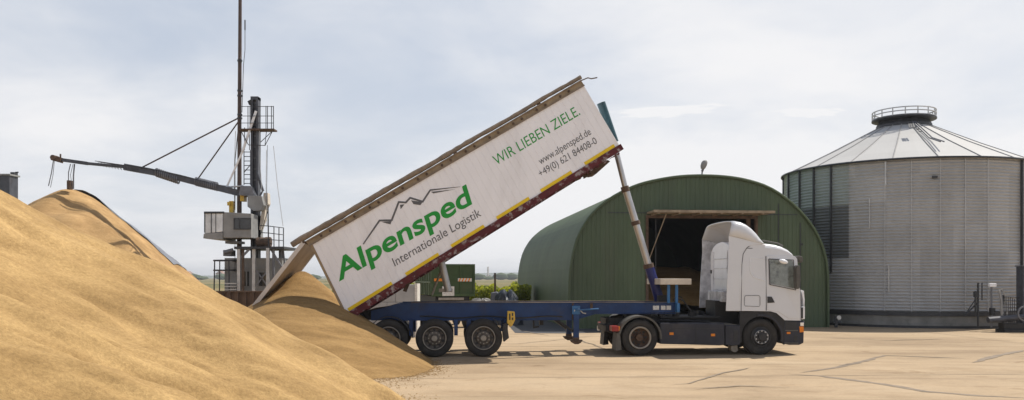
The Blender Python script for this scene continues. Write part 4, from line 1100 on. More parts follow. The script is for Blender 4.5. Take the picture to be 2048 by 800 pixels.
# door canopy panel, frame, strut
cn = MB(); zc_ = (656-430)*k
cn.box((DX0-.02, -1.1, zc_+.02), (DX1+.35, -.05, zc_+.10)); 
cno = cn.build('door_panel', M['beam'], shed)
cn = MB(); cn.box((DX0-.02, -1.13, zc_+.005), (DX1+.35, -1.102, zc_+.11))
for q in range(6): x_ = DX0+.2+q*(DX1-DX0)/5.4; cn.box((x_-.04, -1.1, zc_-.04), (x_+.04, -.05, zc_+.018))
cn.build('panel_frame', M['beam'], cno)
MB().tube([((1315-1400)*k*.97, -1.0, zc_-.02), (DX0+.05, -.05, (656-522)*k)], .02, 6).build('door_strut', M['beam'], shed)
df = MB(); df.box((DX0-.06, -.05, 0), (DX0+.05, .12, DZ)); df.box((DX1-.05, -.05, 0), (DX1+.06, .12, DZ)); df.box((DX0+.05, -.05, DZ-.12), (DX1-.05, .12, DZ+.0)); df.box((DX1-.4, .0, 0),(DX1-.25, .13, DZ-.12))
df.build('door_frame', M['rust'], shed)
mb = MB(); mb.tube([(.06, -.05, 6.28), (.06, -.1, 6.5)], .03, 6); mb.tube([(.05,-.12,6.5),(.10,-.12,6.62)], .05, 8); lo_ = mb.build('lamp_arm', M['steel'], shed)
mb = MB().lathe([(.001,-.2),(.09,-.17),(.13,-.05),(.13,.08),(.08,.16),(.001,.18)], 14, lambda r, a, h: Vector((.12+r*math.cos(a)+h*.25, -.14+r*math.sin(a), 6.78+h))); mb.build('lamp_head', M['hut'], lo_)
MB().lathe([(.001,-.01),(.05,-.01),(.05,.01)], 12, lambda r, a, h: Vector(((1611-1400)*k+r*math.cos(a), -.04+h, (656-488)*k+r*math.sin(a)))).build('vent_hole', M['plastic'], shed)
# stored grain inside the shed
ic = shedM @ Vector((-.2, 7.5, 0))
def h_in(X, Y):
    d = np.hypot((X-ic.x)*.8, Y-ic.y); return 2.6-.55*np.maximum(d-1.6, 0)*.9+.1*fbm(X, Y, 91, 3)
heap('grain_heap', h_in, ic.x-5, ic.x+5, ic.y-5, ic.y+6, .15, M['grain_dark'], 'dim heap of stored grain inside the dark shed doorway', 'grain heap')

# ================================================================== SILO
DS = 43.6; AZC = R(25.4); RS = 5.39
scx, scy = DS*math.sin(AZC), DS*math.cos(AZC)
silo = thing('grain_silo', 'large round corrugated steel grain silo with conical roof', 'silo', (scx, scy, 0), 0, off=(0,0,0))
def cylp(r, a, h): return Vector((r*math.cos(a), r*math.sin(a), h))
ZE = 7.08; ZB = .66
# wall: horizontal corrugation; a darker patch and cool pale sheets are separate courses on the left
per = .135; prof = []
nz_ = int((ZE-ZB)/per)
def wall(z0, z1, a0, a1, dr=0.0, n=96):
    pr = []; i0 = round((z0-ZB)/per); i1 = round((z1-ZB)/per)
    for i in range(i0, i1):
        for q, d in ((0,-.038),(.25,-.004),(.5,.036),(.75,.004)): pr.append((RS+dr+d, ZB+(i+q)*per))
    pr.append((RS+dr-.038, ZB+i1*per))
    return MB().lathe(pr, n, cylp, True, a0, a1)
wl = wall(ZB, ZE, 0, 2*PI, 0, 120).build('silo_wall', M['galv'], silo, ang=80)
def a_at(u):                                     # angle on the wall seen at photo column u
    al = math.atan((u-1024)/F); dvec = Vector((math.sin(al), math.cos(al))); c = Vector((scx, scy)); b = dvec.dot(c)
    disc = b*b-(c.length_squared-RS*RS); t_ = b-math.sqrt(max(0, disc)); p = dvec*t_-c; return math.atan2(p.y, p.x) % (2*PI)
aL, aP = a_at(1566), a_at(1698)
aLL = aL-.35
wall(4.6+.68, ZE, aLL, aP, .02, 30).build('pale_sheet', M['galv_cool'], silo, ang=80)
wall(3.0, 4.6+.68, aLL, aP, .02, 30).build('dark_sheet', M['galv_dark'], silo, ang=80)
# stiffeners
st_ = MB()
for u in (1563, 1580, 1602, 1630, 1664):
    a = a_at(u); z0 = 2.3 if u > 1655 else ZB
    m4 = Matrix.Rotation(a, 4, 'Z'); st_.box((RS+.03, -.03, z0), (RS+.12, .03, ZE-.02), m4)
st_.box((RS+.03, -.035, ZB), (RS+.13, .035, ZE-.02), Matrix.Rotation(a_at(2040), 4, 'Z'))
st_.build('wall_stiffener', M['rib'], silo)
st_ = MB()
for u in (1770, 1823, 1880, 1930, 1975): st_.box((RS+.02, -.016, ZB), (RS+.040, .016, ZE-.02), Matrix.Rotation(a_at(u), 4, 'Z'))
st_.build('sheet_seam', M['galv'], silo)
lad = MB()
for u, z0, z1 in ((1740,4.2,5.5),(1772,6.0,7.0),(1778,1.5,2.6)): lad.box((RS+.03, -.02, z0), (RS+.07, .02, z1), Matrix.Rotation(a_at(u), 4, 'Z'))
lad.build('cable_clip', M['alu'], silo)
MB().box((RS+.02,-.1,6.2),(RS+.10,.1,6.3), Matrix.Rotation(a_at(1869),4,'Z')).build('wall_hatch', M['rib'], silo)
# roof
ZT = 9.22; RT = 1.2; nseg = 20
rf = MB()
ring0 = [cylp(RS+.16, 2*PI*(k+.35)/nseg, ZE-.03) for k in range(nseg)]
mid1 = [cylp(RS*.63, 2*PI*(k+.35)/nseg, ZE+.60*(ZT-ZE)*.78) for k in range(nseg)]
ring1 = [cylp(RT, 2*PI*(k+.35)/nseg, ZT) for k in range(nseg)]
for k_ in range(nseg):
    j = (k_+1) % nseg
    rf.add([ring0[k_], ring0[j], mid1[j], mid1[k_], ring1[j], ring1[k_]], [(0,1,2,3), (3,2,4,5)])
rf = rf.build('silo_roof', M['galv_roof'], silo)
rb = MB()
for k_ in range(nseg): rb.tube([ring0[k_]+Vector((0,0,.01)), mid1[k_]+Vector((0,0,.012)), ring1[k_]+Vector((0,0,.01))], .026, 6)
rb.build('roof_rib', M['roof_rib'], rf)
rb = MB().tube([cylp(RS+.15, 2*PI*k/96, ZE-.02) for k in range(97)], .05, 6); rb.build('eave_ring', M['rib'], silo)
# collar + top railing
cl = MB().lathe([(RT+.05, ZT-.12), (RT+.02, ZT+.12), (RT-.10, ZT+.30), (RT+.22, ZT+.36), (RT+.22, ZT+.42), (.001, ZT+.5)], 40, cylp, False); clo = cl.build('roof_collar', M['rib'], silo)
rl = MB()
for zz in (ZT+.44, ZT+.62, ZT+.78): rl.tube([cylp(RT+.18, 2*PI*k/40, zz) for k in range(41)], .028, 6)
for k_ in range(16): rl.tube([cylp(RT+.18, 2*PI*k_/16, ZT+.4), cylp(RT+.18, 2*PI*k_/16, ZT+.80)], .028, 6)
rl.build('top_railing', M['alu'], silo)
tl = MB()
aT = a_at(1900)
for off_ in (-.05, .03):
    tl.tube([cylp(RT+.1, aT+off_, ZT+.1), cylp(RS*.63, aT+off_*.5, ZE+.6*(ZT-ZE)*.78+.12), cylp(RS*.86, aT+off_*.4, ZE+.75)], .03, 6)
for q in range(9):
    r_ = RT+.2+q*.28; z_ = ZT-(r_-RT)*.62+.1; tl.tube([cylp(r_, aT-.05, z_), cylp(r_, aT+.03, z_)], .02, 5)
tl.build('roof_ladder', M['steel'], rf)
vt = MB(); aV = a_at(1845)
for d in (-.05, -.02, .015): vt.box((2.05, -.03, 0), (2.5, .03, .03), Matrix.Rotation(aV+d, 4, 'Z') @ Matrix.Translation((0,0,9.12)) @ Matrix.Rotation(R(33), 4, 'Y') @ Matrix.Translation((0.2,0,1.28)))
vt.build('roof_vent', M['rib'], rf)
# plinth
pl = MB().lathe([(RS+.06, 0), (RS+.06, .18), (RS+.03, .19), (RS+.03, .52), (RS-.2, .53)], 96, cylp, False).build('plinth', M['plinth'], silo)
MB().lathe([(RS-.1, .50), (RS+.09, .50), (RS+.09, .68), (RS-.1, .68)], 96, cylp, False).build('base_ring', M['rib'], silo)
MB().lathe([(RS+.02, .0), (RS+.13, .0), (RS+.13, .10), (RS+.02, .10)], 96, cylp, False).build('foot_ring', M['rib'], silo)

# ------------------------------------------------------------------ equipment to the right of the silo
YE = 32.6
def WT(name, label, cat, u, v, Y, rz=0, group=None):
    p = P(u, v, Y); p.z = 0; return thing(name, label, cat, p, rz, off=p, group=group)
lp = WT('lamp_post', 'thin grey lamp post with white lamp head at the silo foot', 'lamp post', 1983, 655, YE)
MB().tube([P(1983,655,YE)*1, P(1983,574,YE)], .035, 8).build('post', M['steel'], lp)
g = P(1985,571,YE); MB().box((g.x-.15, g.y-.08, g.z-.06), (g.x+.13, g.y+.08, g.z+.09)).build('lamp_head', M['cab_white'], lp, bevel=.03)
MB().box((P(1980,0,YE).x, YE-.1, .62), (P(1988,0,YE).x, YE+.06, .9)).build('switch_box', M['plastic'], lp)
fs = WT('pipe_frame', 'dark pipe frame with cables against the silo wall', 'pipe frame', 1956, 655, YE+.4)
mb = MB(); Yf = YE+.4
for u, v0, v1 in ((1956,655,566),(1951,628,582),(2005,655,590)): mb.tube([P(u,v0,Yf), P(u,v1,Yf)], .04, 8)
mb.tube([P(1956,567,Yf), P(1964,565,Yf), P(1964,600,Yf)], .025, 6); mb.tube([P(1930,630,Yf), P(1956,605,Yf)], .03, 6); mb.tube([P(1935,622,Yf), P(1950,600,Yf)], .02, 6)
mb.build('pipework', M['rib'], fs)
mb = MB(); mb.box((P(1948,0,Yf).x, Yf-.1, P(0,594,Yf).z), (P(1954,0,Yf).x, Yf+.05, P(0,583,Yf).z)); mb.build('junction_box', M['plastic'], fs)
mb = MB(); mb.tube([P(1999,580,Yf), P(2003,600,Yf), P(2005,640,Yf)], .06, 10); mb.tube([P(2003,578,Yf), P(2010,590,Yf), P(2014,620,Yf), P(2015,645,Yf)], .04, 8); mb.build('bent_pipe', M['alu'], fs)
rkk = WT('wire_rack', 'dark wire mesh rack between lamp post and cabinet', 'rack', 2020, 655, YE-.2)
mb = MB(); Yk = YE-.2
for i in range(9): u = 2008+i*4.2; mb.tube([P(u,655,Yk), P(u,590+i*1.5,Yk)], .012, 5)
for i in range(9): v = 594+i*7; mb.tube([P(2006,v,Yk), P(2046,v+1,Yk)], .012, 5)
mb.build('mesh_panel', M['rib'], rkk)
aw = WT('auger_hopper', 'dark low hopper with a slanting tube in front of the metal cabinet', 'hopper', 2015, 655, YE-.9)
Yh = YE-.9; mb = MB()
mb.box((P(1990,0,Yh+.3).x, Yh-.3, .0), (P(2052,0,Yh).x, Yh+.3, .12)); mb.box((P(1996,0,Yh+.2).x, Yh-.2, .12), (P(2046,0,Yh).x, Yh+.2, .36)); mb.build('hopper_tray', M['black'], aw, bevel=.02)
mb = MB(); mb.tube([P(1976,640,Yh), P(2050,634,Yh)], .12, 10); mb.build('auger_tube', M['steel_dark'], aw)
mb = MB(); mb.lathe([(.25,-.03),(.3,-.03),(.3,.03),(.25,.03)], 20, lambda r, a, h: P(2036,626,Yh)+Vector((r*math.cos(a), h-.45, r*math.sin(a)))); mb.build('hand_wheel', M['steel'], aw)
cbn = WT('metal_cabinet', 'tall dark grey metal cabinet beside the wire rack and the silo', 'cabinet', 2045, 655, YE-.4)
Yc = YE-.4; a = P(2032,533,Yc); a.x = P(2032,0,Yc+.45).x; mb = MB(); mb.box((a.x, Yc, 0), (a.x+1.3, Yc+.45, a.z)); mb.build('cabinet_body', M['steel_dark'], cbn, bevel=.02)
mb = MB(); mb.box((a.x-.03, Yc-.03, a.z), (a.x+1.33, Yc+.48, a.z+.05)); mb.box((a.x+.25,Yc-.012,.3),(a.x+.27,Yc-.002,a.z-.1)); mb.build('cabinet_lid', M['steel'], cbn)
vs_ = WT('valve_stand', 'small pipe valve with pale wheel between shed and silo', 'valve', 1674, 655, 34.0)
mb = MB(); mb.tube([P(1672,655,34), P(1672,632,34)], .07, 8); mb.tube([P(1666,645,34), P(1682,645,34)], .05, 8); mb.build('valve_pipe', M['rib'], vs_)
mb = MB().lathe([(.001,-.02),(.09,-.02),(.09,.02),(.001,.02)], 12, lambda r, a, h: P(1676,635,34)+Vector((r*math.cos(a), h-.1, r*math.sin(a)))); mb.build('valve_wheel', M['label_white'], vs_)

# ================================================================== LOADER TOWER
YT = 36.0
tw = WT('loading_tower', 'steel loading tower with tall mast and long slewing boom over the grain', 'loading tower', 510, 0, YT)
def Q(u, v, d=0.0): return P(u, v, YT+d)
def W_(mb, name, m, parent=None, **k_): return mb.build(name, m, parent or tw, **k_)
def rbox(u0, v0, u1, v1, d0, d1, mb=None): a = Q(u0, v1, d0); b = Q(u1, v0, d0); return (mb or MB()).box((a.x, YT+d0, a.z), (b.x, YT+d1, b.z))
ms = MB(); a = Q(503,195); b = Q(518,195)
ms.box((a.x, YT-.13, 0), (a.x+.09, YT+.25, a.z)); ms.box((b.x-.09, YT-.13, 0), (b.x, YT+.25, a.z)); ms.box((a.x+.09, YT+.02, 0), (b.x-.09, YT+.12, a.z-.15)); ms.box((a.x, YT-.14, a.z-.12), (b.x, YT+.26, a.z+.02))
mast = W_(ms, 'mast', M['steel_dark'])
ms = MB()
v = 205
while v < 580: rbox(506.5, v, 514.5, v+1.6, -.02, .018, ms); v += 22
W_(ms, 'mast_batten', M['steel'], mast)
W_(MB().tube([Q(479,520,.1), Q(479,240,.1), Q(480.5,-40,.1)], [.10,.085,.07], 12), 'tall_pole', M['pole'])
po = MB()
for v in (120, 180, 190, 228, 235): po.tube([Q(479.5,v,.1), Q(479.5,v+3,.1)], .11, 10)
po.tube([Q(484,225,.1), Q(487,130,.1), Q(490,100,.1), Q(490,42,.1)], .015, 6); po.tube([Q(490,60,.1), Q(490,40,.1)], .03, 6)
po.tube([Q(476,260,.1), Q(470,320,.1), Q(470,420,.1)], .018, 5)
W_(po, 'aerial', M['rib'])
# ladder
ld = MB()
for u in (488, 501): ld.tube([Q(u,300,-.1), Q(u,370,-.1)], .022, 6)
for v in range(304, 372, 9): ld.tube([Q(488,v,-.1), Q(501,v,-.1)], .018, 5)
ld.tube([Q(488,345,-.1), Q(502,328,-.1)], .02, 5)
for u in (489, 499): ld.tube([Q(u,255,-.15), Q(u,300,-.15)], .018, 5)
W_(ld, 'ladder', M['steel_dark'])
# upper platform
pf = MB(); rbox(477, 257, 548, 260, -.3, .2, pf); W_(pf, 'upper_platform', M['rust'])
rl = MB()
cor_ = [(482,-.3),(547,-.3),(543,.2),(482,.2)]
for zz in (213, 232, 246):
    for (ua, da), (ub, db) in zip(cor_, cor_[1:]+cor_[:1]): rl.tube([Q(ua,zz,da), Q(ub,zz,db)], .014, 5)
for ua, da in cor_+[(496,-.3),(535,-.3),(532,.2),(500,.2)]: rl.tube([Q(ua,258,da), Q(ua,212,da)], .018, 5)
rl.tube([Q(545,262,-.5), Q(530,291,-.3), Q(497,290,-.3), Q(482,262,-.5)], .018, 5); rl.tube([Q(530,291,-.3), Q(533,262,-.3)], .015, 5); rl.tube([Q(515,290,.5), Q(545,262,.8)], .018, 5)
rl.tube([Q(497,290,-.3), Q(485,268,-.3)], .018, 5)
W_(rl, 'upper_railing', M['rib'])
fl2 = MB().prism([(Q(497,0).x,Q(0,204).z),(Q(504,0).x,Q(0,200).z),(Q(505,0).x,Q(0,214).z),(Q(500,0).x,Q(0,211).z)], YT-.15, YT+.1); W_(fl2, 'floodlight', M['plastic'])
# boom (slews slightly towards the camera)
def BQ(u, v): return Q(u, v, -(510-u)/400*.6)
bm_ = MB()
path = [BQ(485,388), BQ(430,374), BQ(360,356), BQ(300,343), BQ(250,334)]
for a, b in zip(path, path[1:]): bm_.bar(a, b, .30, .27)
bm_.bar(BQ(250,334), BQ(175,327), .2, .11); bm_.bar(BQ(175,327), BQ(112,318), .16, .14)
boom = W_(bm_, 'boom', M['steel_dark'])
hdm = MB(); hdm.bar(BQ(124,321), BQ(106,316), .3, .22); hdm.tube([BQ(110,316)+Vector((0,-.2,0)), BQ(110,316)+Vector((0,.2,0))], .11, 12); hdm.bar(BQ(121,318), BQ(121,308), .05)
W_(hdm, 'boom_head', M['rust'], boom)
rg_ = MB()
for y_ in (-.18, .18):
    o_ = Vector((0, y_, 0))
    rg_.tube([BQ(194,323)+o_, BQ(235,329)+o_, BQ(272,334)+o_, BQ(330,344)+o_, BQ(420,366)+o_], .014, 5)
    for k_ in range(14): u = 200+k_*6; v0 = 324+(u-194)*.17; rg_.tube([BQ(u,v0)+o_, BQ(u+4,v0+8)+o_], .010, 4)
W_(rg_, 'boom_railing', M['rib'], boom)
for (u0,v0,u1,v1) in ((314,348,356,362),(393,366,434,376)):
    gd_ = MB(); n_ = 10
    for i in range(n_+1):
        k_ = i/n_; c = BQ(u0+(u1-u0)*k_, v0+(v1-v0)*k_)+Vector((0,0,.06)); gd_.lathe([(.13,-.02),(.20,-.02),(.20,.02),(.13,.02)], 12, lambda r, a_, h, c=c: c+Vector((h, r*math.cos(a_), r*math.sin(a_))), False)
    W_(gd_, 'roller_guard', M['steel'], boom)
hp = MB(); hp.tube([BQ(440,371), BQ(460,374), BQ(485,372), BQ(496,378)], .04, 8); hp.tube([BQ(440,378), BQ(470,384), BQ(496,386)], .05, 8); hp.tube([BQ(356,352), BQ(375,362), BQ(395,366)], .02, 5)
W_(hp, 'feed_pipe', M['alu'], boom)
chn = MB()
chn.tube([BQ(107,320), BQ(103,345), BQ(97,372)], .02, 5); chn.tube([BQ(109,320), BQ(106,350), BQ(101,375)], .012, 5)
chn.tube([BQ(141,328), BQ(137,345), BQ(137,372)], .02, 5); chn.tube([BQ(149,328), BQ(147,350), BQ(147,378)], .03, 5); chn.tube([BQ(146,328), BQ(141,350), BQ(145,378)], .012, 5)
W_(chn, 'hanging_chain', M['steel'], boom)
W_(MB().box((BQ(136,0).x, BQ(136,0).y-.1, BQ(0,378).z), (BQ(143,0).x, BQ(143,0).y+.1, BQ(0,360).z)), 'spout', M['rust'], boom)
W_(MB().tube([Q(477,236,.1), BQ(272,341)], .032, 8), 'stay_rod', M['pole'])
W_(MB().tube([Q(477,243,.1), BQ(390,366)], .03, 8), 'stay_rod', M['pole'])
W_(MB().tube([Q(512,222,-.2), Q(485,303,-.2)], .06, 8).tube([Q(485,303,-.2), BQ(453,375)], .045, 8), 'stay_rod', M['cab_white'])
cb_ = MB()
for (u0,v0,u1,v1,d_) in ((533,300,534,452,-.2),(478,262,474,500,.25),(471,262,469,420,.2),(519,262,524,385,-.25),(547,292,566,452,-.2)): cb_.tube([Q(u0,v0,d_), Q((u0+u1)/2-1.5,(v0+v1)/2,d_), Q(u1,v1,d_)], .014, 5)
W_(cb_, 'pale_cable', M['alu'])
# slewing head
sh = MB(); sh.prism([(Q(u,0).x, Q(0,v).z) for u,v in ((487,374),(508,374),(516,392),(516,396),(484,392))], YT-.45, YT+.4)
head = W_(sh, 'slewing_head', M['steel'], bevel=.02)
sh = MB(); sh.prism([(Q(u,0).x, Q(0,v).z) for u,v in ((502,393),(530,394),(534,412),(528,423),(514,424),(502,415))], YT-.5, YT-.1); W_(sh, 'motor_guard', M['hut'], head, bevel=.02)
sh = MB(); sh.prism([(Q(u,0).x, Q(0,v).z) for u,v in ((528,386),(536,386),(537,408),(531,420),(529,440),(522,460),(519,460))], YT-.05, YT+.3); W_(sh, 'chute', M['beige'], head)
W_(rbox(480, 386, 488, 402, -.2, .2), 'boom_bearing', M['yellow_box'], head)
W_(MB().tube([Q(514,345,-.2), Q(526,382,-.2)], .06, 8).tube([Q(526,380,-.2), Q(520,392,-.2)], .04, 8), 'head_ram', M['steel_dark'], head)
# cabin
cb = MB(); pr = [(Q(u,0).x, Q(0,v).z) for u,v in ((464,428),(500,430),(518,431),(518,478),(464,478))]; cb.prism(pr, YT-1.1, YT+.6)
cabin = W_(cb, 'cabin', M['hut'], bevel=.02)
W_(MB().prism([(Q(u,0).x, Q(0,v).z) for u,v in ((428,430),(463,427),(463,466),(427,470))], YT-1.08, YT+.58), 'glazing', M['cab_glass_white'], cabin, bevel=.03)
W_(MB().prism([(Q(u,0).x, Q(0,v).z) for u,v in ((426,470),(463,467),(463,482),(432,480),(425,479))], YT-1.1, YT+.6), 'cabin_skirt', M['hut'], cabin, bevel=.02)
fm = MB()
for u0, u1 in ((427,429),(440,441.5),(449,450)): fm.box((Q(u0,0).x, YT-1.10, Q(0,468).z), (Q(u1,0).x, YT-1.085, Q(0,430).z))
fm.box((Q(427,0).x, YT-1.12, Q(0,431).z), (Q(466,0).x, YT-1.085, Q(0,427).z)); W_(fm, 'glazing_bar', M['rib'], cabin)
wn_ = W_(rbox(468, 437, 501, 458, -1.12, -1.095), 'cabin_window', M['amber_inside'], cabin)
fm = MB()
for r_ in ((467,436,502,438),(467,457,502,459),(467,438,469,457),(478,438,480,457),(500,438,502,457)): rbox(*r_, -1.135, -1.118, fm)
W_(fm, 'window_frame', M['rib'], wn_)
W_(rbox(458,402,466,427,-.2,0).box((Q(459,0).x,YT-.3,Q(0,412).z),(Q(465,0).x,YT-.2,Q(0,405).z)), 'beacon_box', M['yellow_box'], cabin)
# lower deck
dk = MB(); rbox(468, 493, 568, 498, -1.2, 1.2, dk); deck = W_(dk, 'lower_deck', M['rib'])
rl = MB()
rail_pts = [(537,-1.2),(548,-1.1),(558,-.8),(567,-.2)]
for vv in (0, 14, 27):
    v0 = 452+vv; rl.tube([Q(520,v0-1,-1.2)]+[Q(u, v0+(u-537)*.12*(1 if vv < 20 else .6), d) for u, d in rail_pts]+[Q(567,v0+4,1.2)], .018, 5)
for u, d in rail_pts: rl.tube([Q(u,494,d), Q(u,452+(u-537)*.12,d)], .022, 5)
rl.tube([Q(567,494,1.2), Q(567,456,1.2)], .022, 5); rl.tube([Q(537,494,-1.2), Q(536,410,-1.1)], .03, 6); rl.tube([Q(518,480,-1.1), Q(536,420,-1.1)], .015, 5)
rl.tube([Q(533,410,-.5), Q(535,290,-.3)], .010, 5); rl.tube([Q(470,540,-.6), Q(470,420,-.1)], .012, 5)
W_(rl, 'deck_railing', M['rib'], deck)
dr = MB().lathe([(.001,-.3),(.2,-.3),(.2,.3),(.001,.3)], 16, lambda r, a, h: Q(528,484,-.6)+Vector((h, r*math.cos(a), r*math.sin(a)))); dr.lathe([(.001,-.1),(.26,-.1),(.26,.1),(.001,.1)], 16, lambda r, a, h: Q(536,486,-.6)+Vector((h, r*math.cos(a), r*math.sin(a)))); W_(dr, 'winch', M['rust'], deck)
lgs = []
for u, d, m_ in ((478,-1.1,'alu'),(508,-1.0,'alu'),(536,-1.15,'alu'),(547,-1.0,'steel'),(565,-.2,'steel'),(483,1.0,'steel'),(560,1.1,'steel'),(486,-1.1,'rust')):
    a = Q(u,496,d); W_(MB().bar((a.x, a.y, 0), a, .13 if m_ == 'alu' else .09), 'deck_leg', M[m_])
bc = MB(); bc.bar(Q(541,497,-1), Q(570,545,-1.0), .07); bc.bar(Q(500,497,-1.1), Q(478,520,-1.1), .08); bc.bar(Q(512,540,-1.1), Q(535,572,-1.1), .05); bc.bar(Q(536,540,-1.1), Q(512,572,-1.1), .05); bc.bar(Q(570,560,-1), Q(585,585,-1), .09)
bc.bar(Q(572,552,-.2), Q(566,500,-.2), .07)
W_(bc, 'brace', M['steel'])
# hut below
ht = W_(rbox(449, 516, 564, 600, -.5, 1.0), 'hut', M['hut'], bevel=.01)
op = MB(); rbox(486,543,498,572,-.515,-.495,op); rbox(518,545,533,572,-.515,-.495,op); W_(op, 'hut_opening', M['amber_inside'], ht)
fr2 = MB()
for r_ in ((492,541,494,574),(449,536,564,538),(477,516,480,600),(505,516,507,600)): rbox(*r_, -.54, -.517, fr2)
W_(fr2, 'hut_post', M['hut'], ht)
tk = MB()
cc_ = Q(450,0,-.9)
for v_ in (522, 541): tk.tube([Vector((cc_.x+.45*math.cos(t)*1.0, cc_.y+.45*math.sin(t), Q(0,v_).z)) for t in [2*PI*i/20 for i in range(21)]], .035, 6)
for t in (2.4, 3.1, 3.9, 5.4): tk.tube([Vector((cc_.x+.45*math.cos(t), cc_.y+.45*math.sin(t), Q(0,522).z)), Vector((cc_.x+.5*math.cos(t), cc_.y+.5*math.sin(t), .3))], .025, 5)
W_(tk, 'hoop_ladder', M['rib'])
st2 = MB()
for i in range(6): rbox(449, 566+i*6, 472, 568+i*6, -1.3, -.8, st2)
W_(st2, 'stair_tread', M['alu'])
ngn = MB(); rbox(446,500,462,512,-.7,-.1,ngn); ngn.tube([Q(448,505,-.75), Q(466,500,-.75)], .09, 8); rbox(450,482,478,487,-.6,.2,ngn); W_(ngn, 'drive_motor', M['steel'], bevel=.015)

# ------------------------------------------------------------------ rusty barrier, block, back left building
YB_ = 30.0
a = P(395,583,YB_); b = P(545,583,YB_)
bar = thing('steel_barrier', 'low rusty brown steel barrier in front of the loading tower', 'barrier', (a.x, YB_, 0), R(1.5), off=(a.x, YB_, 0))
mb = MB(); n_ = 16
for i in range(n_):
    x0 = a.x-1.5+(b.x-a.x+1.8)*i/n_; x1 = a.x-1.5+(b.x-a.x+1.8)*(i+1)/n_; xm = (x0+x1)/2
    mb.box((x0, YB_, 0), (xm, YB_+.06, a.z-.03)); mb.box((xm, YB_+.061, 0), (x1, YB_+.12, a.z-.03))
mb.build('sheet_pile', M['rusty_wall'], bar)
MB().box((a.x-1.5, YB_-.03, a.z-.028), (b.x+.3, YB_+.15, a.z+.02)).build('top_rail', M['rust'], bar)
Yd = 52.0; a = P(-30,351,Yd); b = P(19,351,Yd)
bl = thing('grain_elevator', 'flat topped dark building rising behind the grain heaps, farthest from the truck', 'building', ((a.x+b.x)/2, Yd+2, 0), 0, off=(0,0,0))
OFF = Vector(((a.x+b.x)/2, Yd+2, 0))
MB().box((a.x, Yd, 0), (b.x, Yd+.9, a.z)).build('wall', M['steel_dark'], bl)
MB().box((a.x-.1, Yd-.1, a.z), (b.x+.08, Yd+1.0, a.z+.10)).build('roof', M['hut'], bl)
q = P(14,345,Yd); MB().box((q.x-.1, Yd+.5, a.z+.1), (q.x+.15, Yd+.9, a.z+.28)).tube([(q.x+.1,Yd+.7,a.z+.28),(q.x+.3,Yd+.7,a.z+.3)], .04, 6).build('roof_vent', M['rib'], bl)
Yk = 29.0; a = P(735,569,Yk); b = P(830,569,Yk)
bk = thing('concrete_block', 'pale grey concrete wall block behind the trailer rear axles', 'wall block', ((a.x+b.x)/2, Yk, 0), R(-2), off=((a.x+b.x)/2, Yk, 0))
mb = MB(); h2 = a.z/3
for r_ in range(3):
    n2 = 2; sh_ = .0 if r_ % 2 else .3
    xs2 = [a.x, a.x+(b.x-a.x)*.5+sh_-.15, b.x]
    for x0, x1 in zip(xs2, xs2[1:]): mb.box((x0+.004, Yk, r_*h2+.004), (x1-.004, Yk+.6, (r_+1)*h2-.004))
mb.build('block_course', M['concrete_grey'], bk, bevel=.012)
MB().box((b.x+.0, Yk-.04, 0), (b.x+.09, Yk+.64, a.z+.03)).build('end_cap', M['label_white'], bk)

# ------------------------------------------------------------------ green farm trailer behind
gx, gy, gz = P(907,0,33.5).x, 33.5, 0
fyaw = R(15)
ft_ = thing('farm_trailer', 'green steel sided farm trailer parked beyond the blue chassis', 'farm trailer', (P(862,0,33.5).x, 33.5, 0), fyaw, off=(0,0,0))
W3 = 1.82; L3 = 4.2; Zb, Zt = 1.38, 2.62
mb = MB(); mb.box((0,0,Zb),(W3,.05,Zt)); mb.box((0,.05,Zb),(.05,L3,Zt)); mb.box((W3-.05,.05,Zb),(W3,L3,Zt)); mb.box((.05,L3-.05,Zb),(W3-.05,L3,Zt)); mb.box((.05,.05,Zb),(W3-.05,L3-.05,Zb+.05))
fb = mb.build('trailer_box', M['farm_green'], ft_, bevel=.006)
mb = MB()
for x_ in (0, .60, 1.2, W3-.07): mb.box((x_, -.05, Zb-.05), (x_+.07, -.002, Zt+.02))
mb.box((0,-.045,Zt-.06),(W3,-.003,Zt+.03)); mb.box((.0,-.045,Zb-.05),(W3,-.003,Zb+.06)); mb.box((0.07,-.025,(Zb+Zt)/2-.03),(W3-.07,-.004,(Zb+Zt)/2+.03))
mb.build('box_frame', M['farm_green'], fb)
mb = MB()
for i in range(7): y_ = .25+i*.6; mb.box((-.06, y_, Zb), (-.003, y_+.07, Zt))
mb.box((-.05,0,Zt-.07),(-.003,L3,Zt+.02)); mb.box((-.05,0,Zb+.5),(-.004,L3,Zb+.56)); mb.build('side_rib', M['farm_rib'], fb)
mb = MB()
for i in range(4):
    mb.add([(1.12+i*.13,-.054,(Zb+Zt)/2-.06),(1.18+i*.13,-.054,(Zb+Zt)/2-.06),(1.24+i*.13,-.054,(Zb+Zt)/2+.07),(1.18+i*.13,-.054,(Zb+Zt)/2+.07)], [(0,1,2,3)])
mb.add([(.12,-.03,(Zb+Zt)/2-.05),(.5,-.03,(Zb+Zt)/2-.05),(.5,-.03,(Zb+Zt)/2+.06),(.12,-.03,(Zb+Zt)/2+.06)], [(0,1,2,3)])
wb = MB().box((1.1,-.052,(Zb+Zt)/2-.06),(1.68,-.046,(Zb+Zt)/2+.07)); wb.build('marker_board', M['label_white'], fb); mb.build('hazard_stripe', M['orange'], fb)
MB().box((.45,-.06,Zb-.03),(.95,-.052,Zb+.36)).build('number_plate', M['label_white'], fb)
mb = MB(); mb.box((.2,.1,Zb-.35),(W3-.2,L3-.1,Zb-.06)); mb.box((.05,.0,Zb-.55),(W3-.05,.12,Zb-.3)); mb.build('underframe', M['black'], ft_)
MB().box((.3,-.05,Zb-.2),(1.35,-.01,Zb-.10)).build('rear_bar', M['rim_lip'], ft_)
fw0 = None
